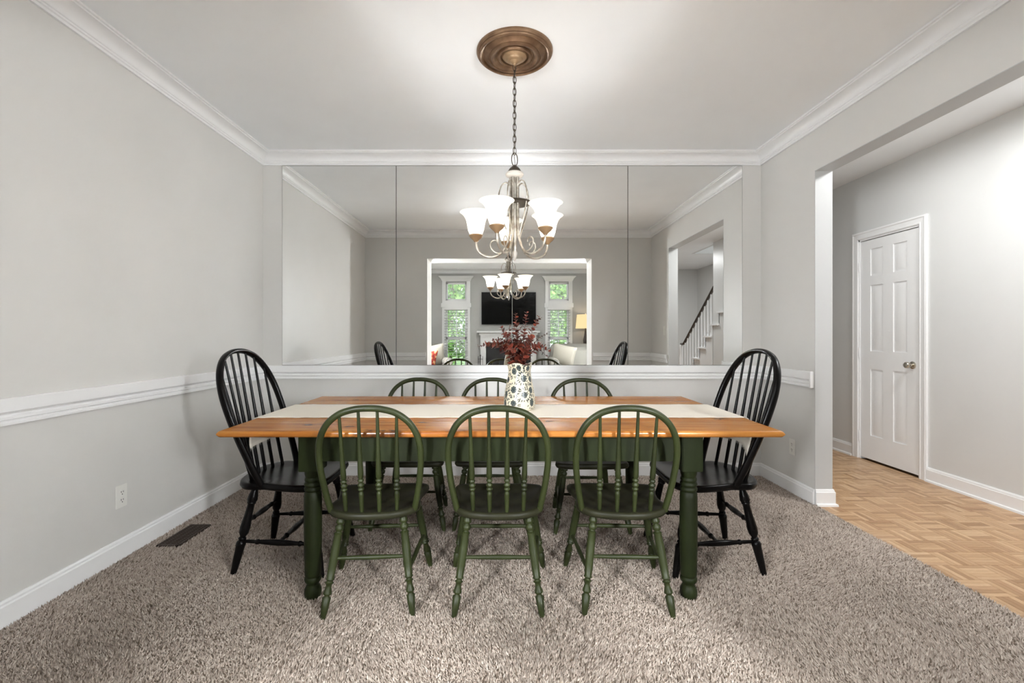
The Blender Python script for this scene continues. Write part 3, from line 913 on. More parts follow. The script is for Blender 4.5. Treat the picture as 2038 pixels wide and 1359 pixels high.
# runner, hanging over both ends, frayed along its edges
ru = tag(empty('table_runner', (TX, TY, 0)), 'cream woven table runner with frayed edges under the vase', 'table runner')
RY0, RY1 = 2.205 - TY, 2.625 - TY
def runner():
    path = []   # (x, z, along)
    zt = TZ + 0.0015
    e = TL + 0.004
    dl, dr = 0.135, 0.165
    L = []
    for k in range(9): L.append((-e - 0.004 - 0.010 * math.sin(k * 0.6), zt - 0.012 - dl + dl * k / 8))
    L += [(-e - 0.002, zt - 0.006), (-e + 0.006, zt - 0.001)]
    for k in range(150): L.append((-e + 0.012 + (2 * e - 0.024) * k / 149, zt))
    L += [(e - 0.006, zt - 0.001), (e + 0.002, zt - 0.006)]
    for k in range(9): L.append((e + 0.004 + 0.012 * math.sin(k * 0.5), zt - 0.012 - dr * k / 8))
    ny = 18
    V, Fc = [], []
    ph = [random.uniform(0, 6) for _ in range(6)]
    for i, (x, z) in enumerate(L):
        ja = 0.003 * math.sin(i * 0.9 + ph[0]) * math.sin(i * 0.23 + ph[1]) + random.uniform(-.002, .002)
        jb_ = 0.003 * math.sin(i * 0.8 + ph[2]) * math.sin(i * 0.19 + ph[3]) + random.uniform(-.002, .002)
        hang_l, hang_r = i < 9, i >= len(L) - 9
        for j in range(ny + 1):
            t = j / ny
            y = RY0 + ja + (RY1 + jb_ - RY0 - ja) * t
            zz, xx = z, x
            if hang_l:
                d = (zt - z)
                zz = z + (0.045 * t) * d / dl
                xx = x - 0.012 * math.sin(t * 9 + 1) * d / dl
            if hang_r:
                d = (zt - z)
                zz = z + (0.075 * t + 0.018 * math.sin(t * 7)) * d / dr
                xx = x + 0.014 * math.sin(t * 8) * d / dr
            V.append((xx, y, zz + (0.0012 * abs(math.sin(i * 0.31 + ph[4])) if j in (0, ny) and not (hang_l or hang_r) else 0)))
    for i in range(len(L) - 1):
        for j in range(ny):
            a = i * (ny + 1) + j
            Fc.append((a, a + ny + 1, a + ny + 2, a + 1))
    o = MB().add(V, Fc).obj('runner_cloth', LINEN, ru, None, 80)
    sm = o.modifiers.new('thickness', 'SOLIDIFY'); sm.thickness = 0.0014; sm.offset = 1 if o.data.polygons[1500].normal.z > 0 else -1
    fm_ = MB()
    n = len(L)
    for j, sg in ((0, -1), (ny, 1)):
        for i in range(n - 1):
            for q in range(5):
                a = Vector(V[i * (ny + 1) + j]).lerp(Vector(V[(i + 1) * (ny + 1) + j]), random.random())
                ln = random.uniform(0.002, 0.008)
                dx = random.uniform(-.003, .003)
                fm_.add([(a.x - .0005, a.y, a.z + .0012), (a.x + .0005, a.y, a.z + .0012), (a.x + dx, a.y + sg * ln, a.z + .0006)], [(0, 1, 2)])
    for i, sg in ((0, -1), (n - 1, -1)):
        for j in range(ny):
            for q in range(6):
                a = Vector(V[i * (ny + 1) + j]).lerp(Vector(V[i * (ny + 1) + j + 1]), random.random())
                ln = random.uniform(0.008, 0.018)
                dy = random.uniform(-.004, .004)
                fm_.add([(a.x, a.y - .0007, a.z), (a.x, a.y + .0007, a.z), (a.x + random.uniform(-.003, .003), a.y + dy, a.z - ln)], [(0, 1, 2)])
    f_ = fm_.obj('fringe', LINEN, ru)
    f_['kind'] = 'stuff'
runner()

# ------------------------------------------------------------------ vase
VXc, VYc = 0.086, 2.455
VASE_H = 0.243
def vase():
    o_ = empty('vase', (VXc, VYc, TZ + 0.0035))
    tag(o_, 'cream ceramic vase hand-painted with dark teal flowers on the runner', 'vase')
    prof = [(0, .070), (.004, .078), (.014, .083), (.03, .0845), (.06, .0835), (.10, .078), (.14, .070), (.17, .0635), (.195, .060), (.215, .0605), (.232, .064), (.243, .066)]
    na, nz = 300, 130
    th = np.linspace(0, 2 * math.pi, na, endpoint=False)
    zz = np.linspace(0, VASE_H, nz)
    rr = np.interp(zz, [p[0] for p in prof], [p[1] for p in prof])
    # wavy rim with a small lip
    A, Zg = np.meshgrid(th, np.arange(nz))
    zc = zz[Zg]; rc = rr[Zg]
    top = np.clip((zc - 0.17) / (VASE_H - 0.17), 0, 1) ** 2
    wave = 0.010 * np.sin(3 * A + 0.9) * top
    zc2 = zc + wave * 0.8
    rc2 = rc * (1 + 0.03 * top * np.cos(3 * A + 0.9))
    V = np.stack([rc2 * np.cos(A), rc2 * np.sin(A), zc2], -1).reshape(-1, 3)
    # painted pattern in unrolled coordinates (s along the girth from the camera side, z)
    s = (((A + math.pi / 2 + math.pi) % (2 * math.pi)) - math.pi)
    sm = (s * rc).ravel(); zp = zc.ravel(); rflat = rc.ravel(); sa = s.ravel()
    dark = np.zeros(len(sm)); teal = np.zeros(len(sm))
    fl_ = [(-.52, .205, .016, 1.2), (-.10, .222, .015, 1), (.75, .226, .014, 1.4), (.33, .17, .018, 1.2), (1.0, .165, .015, 1.3), (-.45, .112, .019, 1.1), (.30, .085, .019, 1.0), (.85, .108, .016, 1.2),
           (-.43, .042, .018, 1.0), (.85, .045, .018, 1.4), (-1.15, .038, .016, 1.3), (-1.1, .085, .016, 1.3), (-1.2, .16, .017, 1.1)]
    fl_ = fl_ + [(a + 2.55 * (1 if a < 0 else 1), z, r_, e) for a, z, r_, e in fl_ if -1.0 < a < 1.1] 
    r3 = random.Random(4)
    for a, z, r_, e in fl_:
        r_ *= 1.08
        da = ((sa - a + math.pi) % (2 * math.pi)) - math.pi
        dx = da * rflat; dz = (zp - z) / e
        d = np.hypot(dx, dz)
        ang = np.arctan2(dz, dx)
        m1 = d < r_ * (0.82 + 0.06 * np.sin(7 * ang + a * 9))
        teal[m1] = 1
        streak = m1 & (np.abs(np.sin(ang * 4 + a * 5)) < 0.18) & (d > r_ * 0.25)
        teal[streak] = 0.45
        # fans of short brush strokes around the flower
        n_ = 15
        a0 = r3.uniform(0, 6.28)
        for k in range(n_):
            b = a0 + k * 2 * math.pi / n_ * 0.9 + r3.uniform(-.1, .1)
            c0 = r_ * r3.uniform(1.25, 1.4); ln = r3.uniform(.010, .018)
            ux, uz = math.cos(b), math.sin(b)
            t_ = dx * ux + (zp - z) * uz - c0
            w_ = -dx * uz + (zp - z) * ux - 0.25 * (t_ ** 2) * 60
            wd = 0.0024 * np.clip(np.sin(np.clip(t_ / ln, 0, 1) * math.pi), 0, 1) ** 0.5 + 0.0002
            dark[(t_ > 0) & (t_ < ln) & (np.abs(w_) < wd)] = 1
    cream = np.array((0.58, 0.525, 0.40)); tl = np.array((0.020, 0.034, 0.038)); dk = np.array((0.025, 0.035, 0.035))
    col = cream[None] * np.ones((len(sm), 1))
    k1 = teal[:, None]; col = col * (1 - k1) + (tl[None] * 1.0) * k1
    k2 = (dark * (teal < 0.1))[:, None]; col = col * (1 - k2) + dk[None] * k2
    F = []
    for i in range(nz - 1):
        for k in range(na):
            a, b = i * na + k, i * na + (k + 1) % na
            F.append((a, b, b + na, a + na))
    F.append(tuple(reversed(range(na))))
    # inner wall
    off = len(V)
    inner = []
    for zi, ri in ((1.0, .0), (0.97, .004), (0.8, .006), (0.5, .006), (0.08, .006)):
        i = int(zi * (nz - 1))
        base_ = V.reshape(nz, na, 3)[i]
        rad = np.hypot(base_[:, 0], base_[:, 1])
        f_ = (rad - ri) / rad
        inner.append(np.stack([base_[:, 0] * f_, base_[:, 1] * f_, base_[:, 2] + (0.002 if ri == .004 else 0)], -1))
    V2 = np.concatenate([V] + inner[1:])
    prev = (nz - 1) * na
    for q in range(1, len(inner)):
        cur = off + (q - 1) * na
        for k in range(na):
            F.append((prev + k, prev + (k + 1) % na, cur + (k + 1) % na, cur + k))
        prev = cur
    F.append(tuple(prev + k for k in range(na)))
    me = bpy.data.meshes.new('vase_body')
    me.from_pydata([tuple(p) for p in V2], [], F)
    cc = np.ones((len(V2), 4), np.float32)
    cc[:off, :3] = col; cc[off:, :3] = cream
    at = me.color_attributes.new('glaze', 'FLOAT_COLOR', 'POINT')
    at.data.foreach_set('color', cc.ravel())
    me.polygons.foreach_set('use_smooth', [True] * len(me.polygons))
    m = mat('painted_glaze', (0.8, 0.75, 0.65), 0.3, 0, 0.35)
    a_ = N(m, 'ShaderNodeAttribute', attribute_name='glaze')
    LK(m, a_, 'Color', bsdf(m), 'Base Color')
    me.materials.append(m)
    b = bpy.data.objects.new('vase_body', me)
    C.objects.link(b); b.parent = o_
vase()

# ------------------------------------------------------------------ eucalyptus stems in the vase
def leaf_mat(name, a, b_):
    m = mat(name, a, 0.45)
    i = N(m, 'ShaderNodeObjectInfo')
    r = ramp(m, [(0.0, b_), (0.5, a), (0.85, tuple(min(1, x * 1.7) for x in a)), (1.0, (a[0] * 2.2, a[1] * 2.6, a[2] * 2.6))])
    LK(m, i, 'Random', r, 0)
    LK(m, r, 0, bsdf(m), 'Base Color')
    return m
LEAF = leaf_mat('russet_leaf', (0.125, 0.026, 0.015), (0.04, 0.010, 0.008))
LEAFD = leaf_mat('dark_plum_leaf', (0.035, 0.015, 0.015), (0.015, 0.008, 0.010))
TWIG = mat('brown_twig', (0.10, 0.035, 0.02), 0.6)
def leaf_mesh(name, m, w):
    V, F = [(0, 0, 0)], []
    n = 10
    for k in range(n + 1):
        t = k / n
        a = -1 + 2 * t
        # round leaf from the stalk (0) to the tip along +x
    pts = []
    for k in range(14):
        a = 2 * math.pi * k / 14
        x = 0.5 - 0.5 * math.cos(a); y = w * math.sin(a) * (1 + 0.15 * math.cos(a))
        pts.append((x, y, 0.16 * (y / w) ** 2 * 0.6 - 0.10 * x * x))
    mb = MB()
    mb.v = [(0.5, 0, -0.03)] + pts
    mb.f = [(0, 1 + k, 1 + (k + 1) % 14) for k in range(14)]
    me = mb.mesh(name, 180)
    me.materials.append(m)
    return me
LM, LMD = leaf_mesh('leaf', LEAF, 0.42), leaf_mesh('leaf', LEAFD, 0.22)
stems = [  # tip pixel, depth offset, leaves, kind, size, label
    ((950, 690), -0.03, 30, 0, 'russet eucalyptus stem arching lowest towards the blank wall'),
    ((980, 679), 0.05, 28, 0, 'russet eucalyptus stem leaning out in front of the fireplace reflection'),
    ((996, 650), -0.05, 30, 0, 'russet eucalyptus stem rising steeply towards the blank wall'),
    ((1026, 622), 0.02, 34, 0, 'upright russet eucalyptus stem, second tallest of the bunch'),
    ((1049, 618), -0.02, 34, 0, 'tallest upright russet eucalyptus stem in the vase'),
    ((1075, 628), 0.05, 34, 0, 'tall russet eucalyptus stem with a large leaf cluster near its tip'),
    ((1060, 668), -0.07, 30, 0, 'short bushy russet eucalyptus stem at the front of the vase'),
    ((1092, 662), 0.0, 18, 1, 'thin sparse dark stem leaning towards the lamp reflection'),
    ((1096, 699), -0.02, 28, 0, 'russet eucalyptus stem arching lowest towards the hall'),
    ((1092, 712), 0.06, 14, 1, 'short sparse dark stem drooping over the rim towards the hall')]
for (tp, dy, nl, kd, lb) in stems:
    yv = VYc + dy
    tip = Vector(((tp[0] - VX) * yv / F_PX, yv, CAM_H + (VY - tp[1]) * yv / F_PX))
    root = Vector((VXc + random.uniform(-.015, .015), VYc + random.uniform(-.012, .012), TZ + 0.06))
    mouth = Vector((VXc + (tip.x - VXc) * 0.16, VYc + dy * 0.3, TZ + VASE_H + 0.012))
    mid_ = mouth.lerp(tip, 0.5) + Vector((0, 0, 0.035 * abs(tip.x - VXc) / 0.15))
    if tip.z < 1.08: mid_.z += 0.02
    path = smooth_path([root, mouth, mid_, tip], 12)
    t = tag(empty('eucalyptus_stem', root), lb, 'stem', 'dried eucalyptus stems in the vase')
    loc = [p - root for p in path]
    MB().tube(loc, [0.0022 - 0.0016 * i / (len(loc) - 1) for i in range(len(loc))], 6).obj('twig', TWIG, t)
    for k in range(nl):
        u = 0.30 + 0.70 * (k // 2 * 2 + 0.5 * (k % 2)) / nl if kd == 0 else 0.42 + 0.58 * (k // 2 * 2) / nl
        fi = min(u, 0.999) * (len(loc) - 1)
        i = int(fi)
        p = loc[i].lerp(loc[i + 1], fi - i)
        d = (loc[i + 1] - loc[i]).normalized()
        sz = (0.041 * (1 - 0.62 * ((u - 0.30) / 0.7) ** 1.3) if kd == 0 else 0.022 * (1 - 0.4 * u)) * random.uniform(0.8, 1.15)
        az = (k % 2) * math.pi + (k // 2) * 1.35 + random.uniform(-.4, .4)
        o1 = d.orthogonal().normalized(); o2 = d.cross(o1)
        side = (o1 * math.cos(az) + o2 * math.sin(az))
        xd = (side * 0.8 + d * random.uniform(0.3, 0.7)).normalized()
        zd = (d - xd * d.dot(xd)).normalized()
        zd = (zd + side.cross(d) * random.uniform(-.5, .5)); zd = (zd - xd * zd.dot(xd)).normalized()
        yd = zd.cross(xd)
        M = Matrix((xd, yd, zd)).transposed().to_4x4()
        M = Matrix.Translation(p) @ M @ Matrix.Scale(sz, 4)
        l = bpy.data.objects.new('leaf', LM if kd == 0 else LMD)
        C.objects.link(l); l.parent = t
        l.matrix_local = M

# ------------------------------------------------------------------ ceiling medallion and chandelier
CX, CY = 0.058, 2.385
md = tag(empty('ceiling_medallion', (CX, CY, H)), 'round bronze ceiling medallion above the chandelier', 'medallion')
prof = [(0.198, 0.0), (0.198, -0.006), (0.192, -0.011), (0.186, -0.011), (0.184, -0.015), (0.178, -0.018), (0.171, -0.016), (0.168, -0.010), (0.164, -0.010), (0.150, -0.017), (0.138, -0.021), (0.133, -0.017),
        (0.130, -0.017), (0.118, -0.024), (0.106, -0.022), (0.094, -0.014), (0.090, -0.014), (0.086, -0.022), (0.080, -0.024), (0.074, -0.020), (0.071, -0.012), (0.068, -0.012)]
MB().shell([(r_, z_ * 1.55) for r_, z_ in prof] + [(0.0001, -0.0186)], 72).obj('medallion_disc', BRONZE, md, None, 30)
KS = 0.976
zc = lambda z: CAM_H + (z - CAM_H) * KS
ch = tag(empty('chandelier', (CX, CY, 0)), 'five-arm pewter chandelier with lit frosted glass bell shades', 'chandelier')
MB().shell([(0.0655, H - 0.0190), (0.0655, H - 0.024), (0.061, H - 0.031), (0.052, H - 0.034), (0.044, H - 0.040), (0.040, H - 0.047), (0.034, H - 0.050), (0.026, H - 0.051), (0.018, H - 0.058), (0.010, H - 0.064), (0.008, H - 0.072), (0.0001, H - 0.073)], 40).obj('canopy', CUP, ch, None, 22)
# chain
z_top, z_bot = H - 0.070, zc(2.118)
nlk = 15
pit = (z_top - z_bot) / nlk
for k in range(nlk):
    zc0 = z_top - (k + 0.5) * pit
    a, b = 0.0085, pit * 0.5 + 0.0055
    rot = k * R(90) + R(20)
    pts = []
    for q in range(16):
        t_ = 2 * math.pi * q / 16
        pts.append((a * math.cos(t_) * math.cos(rot), a * math.cos(t_) * math.sin(rot), zc0 + b * math.sin(t_)))
    MB().tube(pts, 0.0021, 6, True).obj('chain_link', DKBRONZE, ch)
MB().tube([(0.0155 * math.cos(t_), 0.0155 * math.sin(t_) * 0.35, zc(2.086) + 0.034 * math.sin(t_) * 1.0) if False else (0.0165 * math.cos(t_) * 0.94, 0.0165 * math.cos(t_) * 0.34, zc(2.088) + 0.035 * math.sin(t_)) for t_ in [2 * math.pi * q / 24 for q in range(24)]], 0.0026, 8, True).obj('hanging_loop', DKBRONZE, ch)
MB().tube([(0.003 * math.sin(k * 0.9), 0.003 * math.cos(k * 0.7), z_top + (zc(2.05) - z_top) * k / 30) for k in range(31)], 0.0016, 6).obj('electric_cord', DKBRONZE, ch)
MB().shell([(0.0001, zc(2.060)), (0.008, zc(2.058)), (0.012, zc(2.052)), (0.026, zc(2.040)), (0.034, zc(2.026)), (0.034, zc(2.018)), (0.0001, zc(2.018))], 28).obj('top_cap', DKBRONZE, ch, None, 40)
MB().shell([(0.0001, zc(2.019)), (0.042, zc(2.018)), (0.047, zc(2.012)), (0.047, zc(2.004)), (0.040, zc(1.997)), (0.030, zc(1.992)), (0.0001, zc(1.992))], 28).obj('collar', PALE, ch, None, 40)
MB().lathe([(0, .004), (0.03, .010), (0.06, .0115), (0.40, .0115), (0.440, .0115)], (0, 0, zc(1.555)), (0, 0, 3), 14).obj('column', PEWTER, ch, None, 40)
MB().shell([(0.0001, zc(1.868)), (0.060, zc(1.866)), (0.088, zc(1.858)), (0.090, zc(1.853)), (0.084, zc(1.851)), (0.050, zc(1.853)), (0.0001, zc(1.853))], 36).obj('dish', DKBRONZE, ch, None, 40)
MB().shell([(0.0001, zc(1.600)), (0.012, zc(1.598)), (0.016, zc(1.588)), (0.013, zc(1.572)), (0.008, zc(1.560)), (0.005, zc(1.550)), (0.0001, zc(1.545))], 20).obj('finial', PALE, ch, None, 40)
def arm_proto(first=[None]):
    pass
arm_path = smooth_path([(.021, 0, zc(1.99)), (.021, 0, zc(1.86)), (.022, 0, zc(1.75)), (.030, 0, zc(1.665)), (.060, 0, zc(1.600)), (.105, 0, zc(1.572)), (.150, 0, zc(1.574)), (.188, 0, zc(1.598)), (.203, 0, zc(1.632)), (.205, 0, zc(1.668))], 7)
am = MB().tube(arm_path, 0.0062, 10).mesh('arm', 80); am.materials.append(PEWTER)
sp1 = smooth_path([(.018, 0, zc(1.915)), (.026, 0, zc(1.950)), (.045, 0, zc(1.968)), (.070, 0, zc(1.950)), (.084, 0, zc(1.900)), (.080, 0, zc(1.840)), (.062, 0, zc(1.770)), (.042, 0, zc(1.710)), (.031, 0, zc(1.665))], 6)
s1 = MB().tube(sp1, 0.0034, 8).mesh('scroll', 80); s1.materials.append(PEWTER)
curl = [(.060, 0, zc(1.604)), (.085, 0, zc(1.590)), (.112, 0, zc(1.602)), (.128, 0, zc(1.628)), (.122, 0, zc(1.652)), (.104, 0, zc(1.660)), (.090, 0, zc(1.648)), (.091, 0, zc(1.636))]
s2 = MB().tube(smooth_path(curl, 6), 0.0034, 8).mesh('curl', 80); s2.materials.append(PEWTER)
cupm = MB().shell([(.0001, zc(1.652)), (.009, zc(1.654)), (.014, zc(1.662)), (.030, zc(1.676)), (.0375, zc(1.687)), (.036, zc(1.692)), (.030, zc(1.694)), (.0001, zc(1.694))], 24).mesh('cup', 40); cupm.materials.append(CUP)
sz = lambda k: zc(1.693) + k
sp_ = [(.029, 0), (.036, .010), (.042, .028), (.046, .050), (.050, .070), (.057, .088), (.068, .104), (.080, .115), (.0855, .118)]
inn = [(r - 0.0028, z + 0.001) for r, z in reversed(sp_[:-1])]
shm = MB().shell([(r, sz(z)) for r, z in sp_] + [(.0835, sz(.1195))] + [(r, sz(z)) for r, z in inn], 36).mesh('shade', 60); shm.materials.append(SHADE)
bulbm = MB().shell([(.0001, sz(.001)), (.010, sz(.002)), (.013, sz(.008)), (.012, sz(.014)), (.0001, sz(.018))], 16).mesh('bulb', 60); bulbm.materials.append(BULB)
for k, ang in enumerate((100, 28, -44, -116, 172)):
    a = bpy.data.objects.new('arm', am); C.objects.link(a); a.parent = ch; a.rotation_euler = (0, 0, R(ang))
    for nm, me, off in (('scroll', s1, 0), ('curl', s2, 0), ('cup', cupm, .205), ('shade', shm, .205), ('bulb', bulbm, .205)):
        o = bpy.data.objects.new(nm, me); C.objects.link(o); o.parent = a; o.location = (off, 0, 0)
        pass
    light('chandelier_bulb_light', 'POINT', (.205, 0, sz(.036)), P_CHANDELIER, a, 0.016, (1.0, 0.985, 0.96))

# ------------------------------------------------------------------ ceiling lamps of hall, stairs and living room, mostly added unseen fill
def flush_lamp(loc, r, power, label):
    t = tag(empty('ceiling_lamp', loc), label, 'ceiling lamp', 'flush ceiling lamps outside the dining room')
    MB().shell([(0.0001, 0.0), (r, 0.0), (r, -0.028), (r - 0.012, -0.034), (r - 0.02, -0.030), (0.0001, -0.030)], 36).obj('lamp_ring', PALE, t, None, 40)
    MB().shell([(r - 0.02, -0.031), (r - 0.03, -0.042), (r * 0.5, -0.052), (0.0001, -0.055)], 36).obj('diffuser', DIFFUSER, t, None, 60)
    light('ceiling_lamp_light', 'AREA', (0, 0, -0.062), power, t, r * 1.9, (0.965, 0.985, 1.0))
flush_lamp((2.64, 3.42, H), 0.16, P_HALL * 0.13, 'small added ceiling fill lamp in the hall near the closet door')  # added out of sight to brighten the door and rear wall
flush_lamp((2.80, 2.25, H), 0.2, P_HALL * 0.88, 'flush ceiling lamp in the hall beside the dining opening')
flush_lamp((2.78, -0.9, H), 0.2, P_HALL, 'added ceiling fill lamp in the hall at the foot of the stairs')  # unseen lamp put in to light the hall walls
flush_lamp((3.9, 0.9, 5.2), 0.2, P_HALL, 'added ceiling fill lamp above the upper stairs')  # added so the top of the stairwell is not black
flush_lamp((-0.9, -0.9, H), 0.24, P_LIVING, 'added ceiling fill lamp in the living room away from the hall')  # no fixture known here, added to light the living room
flush_lamp((0.9, -0.9, H), 0.24, P_LIVING, 'added ceiling fill lamp in the living room nearer the hall')  # second added lamp for the same living room fill

FILL_GLOW = emis('added_fill_glow', (0.945, 0.978, 1.0), L_FILL_LAMP)  # strong glow of the added lamps that fill the dining room
BLOCKER = mat('white_light_blocker', (0.8, 0.8, 0.8), 0.5)  # for the added parts that block the fill light
def add_fill_lamp(loc, label):  # invented lamp, hidden from the mirror, as main dining room fill
    t = tag(empty('fill_lamp', loc), label, 'added fill lamp', 'added fill lamps in the living room')
    MB().lathe([(0, .13), (.015, .13), (.025, .04), (.03, .012), (1.19, .012), (1.195, .06), (1.20, .06)], (0, 0, 0), (0, 0, 2), 24).obj('fill_lamp_foot', DKBRONZE, t, None, 40)
    MB().lathe([(0, .10)] + [(.01 + .69 * k / 20, .13 if k % 2 else .126) for k in range(21)] + [(.71, .10)], (0, 0, 1.20), (0, 0, 2), 20).obj('fill_emitter', FILL_GLOW, t, None, 80)
    rs = []
    for z in (1.17, 1.94):
        arc = [R(152 + 236 * k / 20) for k in range(21)]
        rs.append([(.19 * math.cos(q), .19 * math.sin(q) - .0, z) for q in arc] + [(.186 * math.cos(q), .186 * math.sin(q), z) for q in reversed(arc)])
    MB().rings(rs).obj('light_shield', BLOCKER, t, None, 60)  # added to keep the fill light off the living room
    MB().lathe([(0, .185), (.004, .19), (.008, .185)], (0, 0, 1.935), (0, 0, 3), 28).obj('light_lid', BLOCKER, t, None, 40)  # added to stop the glow reaching the living room ceiling
    MB().box(-.19, .19, -.02, .02, 1.175, 1.19).obj('shield_bracket', DKBRONZE, t)
add_fill_lamp((-1.60, -1.2, 0.008), 'tall added fill lamp in the living room, away from the hall')
add_fill_lamp((1.80, -1.2, 0.008), 'tall added fill lamp in the living room, beside the hall wall')

# ------------------------------------------------------------------ living room, seen in the mirror
FW = YF
def window_bay(i, x0, x1):
    w = struct(empty('window_%d' % i, (0, FW, 0)), 'white cased window bay %s the fireplace, small square light over a tall window' % ('left of' if i == 1 else 'right of'), 'window')
    f = MB()
    cs = 0.085
    zb, zt = Wz[0][0], Wz[1][1]
    f.cbox(x0 - cs, x0, 0, 0.022, zb, zt + 0.05, 0.004); f.cbox(x1, x1 + cs, 0, 0.022, zb, zt + 0.05, 0.004)
    f.obj('window_casing', LIVTRIM_DIM, w)
    MB().cbox(x0 - cs - 0.02, x1 + cs + 0.02, 0, 0.05, Wz[0][1] + 0.03, Wz[1][0] - 0.06, 0.006).obj('window_sill', LIVTRIM_DIM, w)
    MB().cbox(x0, x1, 0, 0.02, Wz[0][1], Wz[1][0], 0.003).obj('window_transom', LIVTRIM_DIM, w)
    rs = [[(x0 - cs - p, 0, z), (x0 - cs - p, 0.022 + p, z), (x1 + cs + p, 0.022 + p, z), (x1 + cs + p, 0, z)] for p, z in ((0.0, zt + 0.03), (0.012, zt + 0.05), (0.03, zt + 0.09), (0.07, zt + 0.125), (0.075, zt + 0.14))]
    MB().rings(rs).obj('window_cornice', LIVTRIM_DIM, w)
    MB().cbox(x0 - cs - 0.02, x1 + cs + 0.02, 0, 0.05, zb - 0.04, zb, 0.006).obj('window_sill', LIVTRIM_DIM, w)
    for (za, zb_) in Wz:
        s = MB()
        e = 0.035
        s.cbox(x0, x0 + e, -0.07, -0.03, za, zb_, .003); s.cbox(x1 - e, x1, -0.07, -0.03, za, zb_, .003)
        s.cbox(x0, x1, -0.07, -0.03, za, za + e, .003); s.cbox(x0, x1, -0.07, -0.03, zb_ - e, zb_, .003)
        if zb_ - za > 1:
            s.cbox(x0, x1, -0.075, -0.03, (za + zb_) / 2 - 0.025, (za + zb_) / 2 + 0.025, .003)
            s.cbox((x0 + x1) / 2 - 0.008, (x0 + x1) / 2 + 0.008, -0.06, -0.045, za, zb_, .002)
        sa = s.obj('window_sash', LIVTRIM_DIM, w)
        MB().box(x0 + e * .5, x1 - e * .5, -0.054, -0.050, za + e * .5, zb_ - e * .5).obj('pane', GLASS, sa)
    b = tag(empty('window_blind', (0, FW, 0)), 'white slatted blind in the window %s the fireplace' % ('left of' if i == 1 else 'right of'), 'blind', 'living room blinds')
    a, c = x0 - 0.03, x1 + 0.03
    MB().cbox(a, c, 0.024, 0.07, Wz[0][1] - 0.02, Wz[0][1] + 0.035, .004).obj('headrail', LIVTRIM_DIM, b)
    nsl = 22
    for k in range(nsl):
        z = Wz[0][0] + 0.03 + k * (Wz[0][1] - Wz[0][0] - 0.06) / (nsl - 1)
        m_ = MB().rings([[(x, 0.047 + 0.021 * math.cos(R(12)) * u, z + 0.021 * u * math.sin(R(12)) + dz) for u, dz in ((-1, 0), (1, 0), (1, .0025), (-1, .0025))] for x in (a, c)])
        m_.obj('slat', LIVTRIM_DIM, b)
    for x in (x0 + 0.08, x1 - 0.08):
        MB().tube([(x, 0.047, Wz[0][0] + 0.02), (x, 0.047, Wz[0][1])], 0.0012, 5).obj('ladder_cord', LIVTRIM_DIM, b)
window_bay(1, *BAY[0])
window_bay(2, *BAY[1])

tv = tag(empty('television', (0.118, FW, 1.75)), 'flat black television on the wall above the mantel', 'television')
TVM = mat('tv_glass', (0.002, 0.002, 0.002), 0.2, 0, 0.12)
TVB = mat('tv_bezel', (0.01, 0.01, 0.01), 0.35)
MB().cbox(-0.61, 0.61, 0.02, 0.06, -0.365, 0.365, .004).obj('bezel', TVB, tv)
MB().box(-0.60, 0.60, 0.0605, 0.0615, -0.352, 0.355).obj('screen', TVM, tv)
MB().cbox(-0.2, 0.2, 0.0, 0.021, -0.15, 0.15, .003).obj('wall_mount', TVB, tv)

fp = tag(empty('fireplace', (0.11, FW, 0)), 'white mantelpiece with dentil frieze around a black fireplace', 'fireplace')
FM = LIVTRIM_DIM
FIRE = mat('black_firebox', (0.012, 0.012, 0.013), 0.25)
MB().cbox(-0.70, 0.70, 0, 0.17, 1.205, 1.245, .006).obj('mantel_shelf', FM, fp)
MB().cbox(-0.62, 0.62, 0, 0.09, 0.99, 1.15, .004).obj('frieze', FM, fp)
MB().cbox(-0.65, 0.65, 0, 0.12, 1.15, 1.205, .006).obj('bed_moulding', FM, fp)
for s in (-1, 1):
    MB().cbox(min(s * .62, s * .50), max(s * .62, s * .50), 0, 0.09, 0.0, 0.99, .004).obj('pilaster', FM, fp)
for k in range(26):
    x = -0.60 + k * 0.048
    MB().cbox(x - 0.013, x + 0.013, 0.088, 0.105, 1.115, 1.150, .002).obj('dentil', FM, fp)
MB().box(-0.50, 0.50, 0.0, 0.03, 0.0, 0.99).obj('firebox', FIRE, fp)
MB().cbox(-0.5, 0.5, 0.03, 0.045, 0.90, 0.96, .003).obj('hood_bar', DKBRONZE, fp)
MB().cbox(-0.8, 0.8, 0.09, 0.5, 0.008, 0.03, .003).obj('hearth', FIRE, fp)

ft = tag(empty('fireplace_tools', (-0.50, FW + 0.30, 0.031)), 'black wrought iron fireplace tool set beside the firebox', 'tool set')
IRON = mat('wrought_iron', (0.015, 0.015, 0.015), 0.5, 0.5)
MB().lathe([(0, .09), (.01, .09), (.016, .03), (.02, .008), (.66, .008), (.68, .014), (.70, .002)], (0, 0, 0), (0, 0, 1), 16).obj('stand', IRON, ft)
for k, x in enumerate((-0.05, 0.05)):
    MB().tube([(0, 0, 0.60), (x, 0, 0.60)], 0.005, 6).obj('hook', IRON, ft)
    MB().tube([(x, 0, 0.60), (x, 0.004, 0.66), (x, 0, 0.12)], 0.005, 6).obj('poker', IRON, ft)

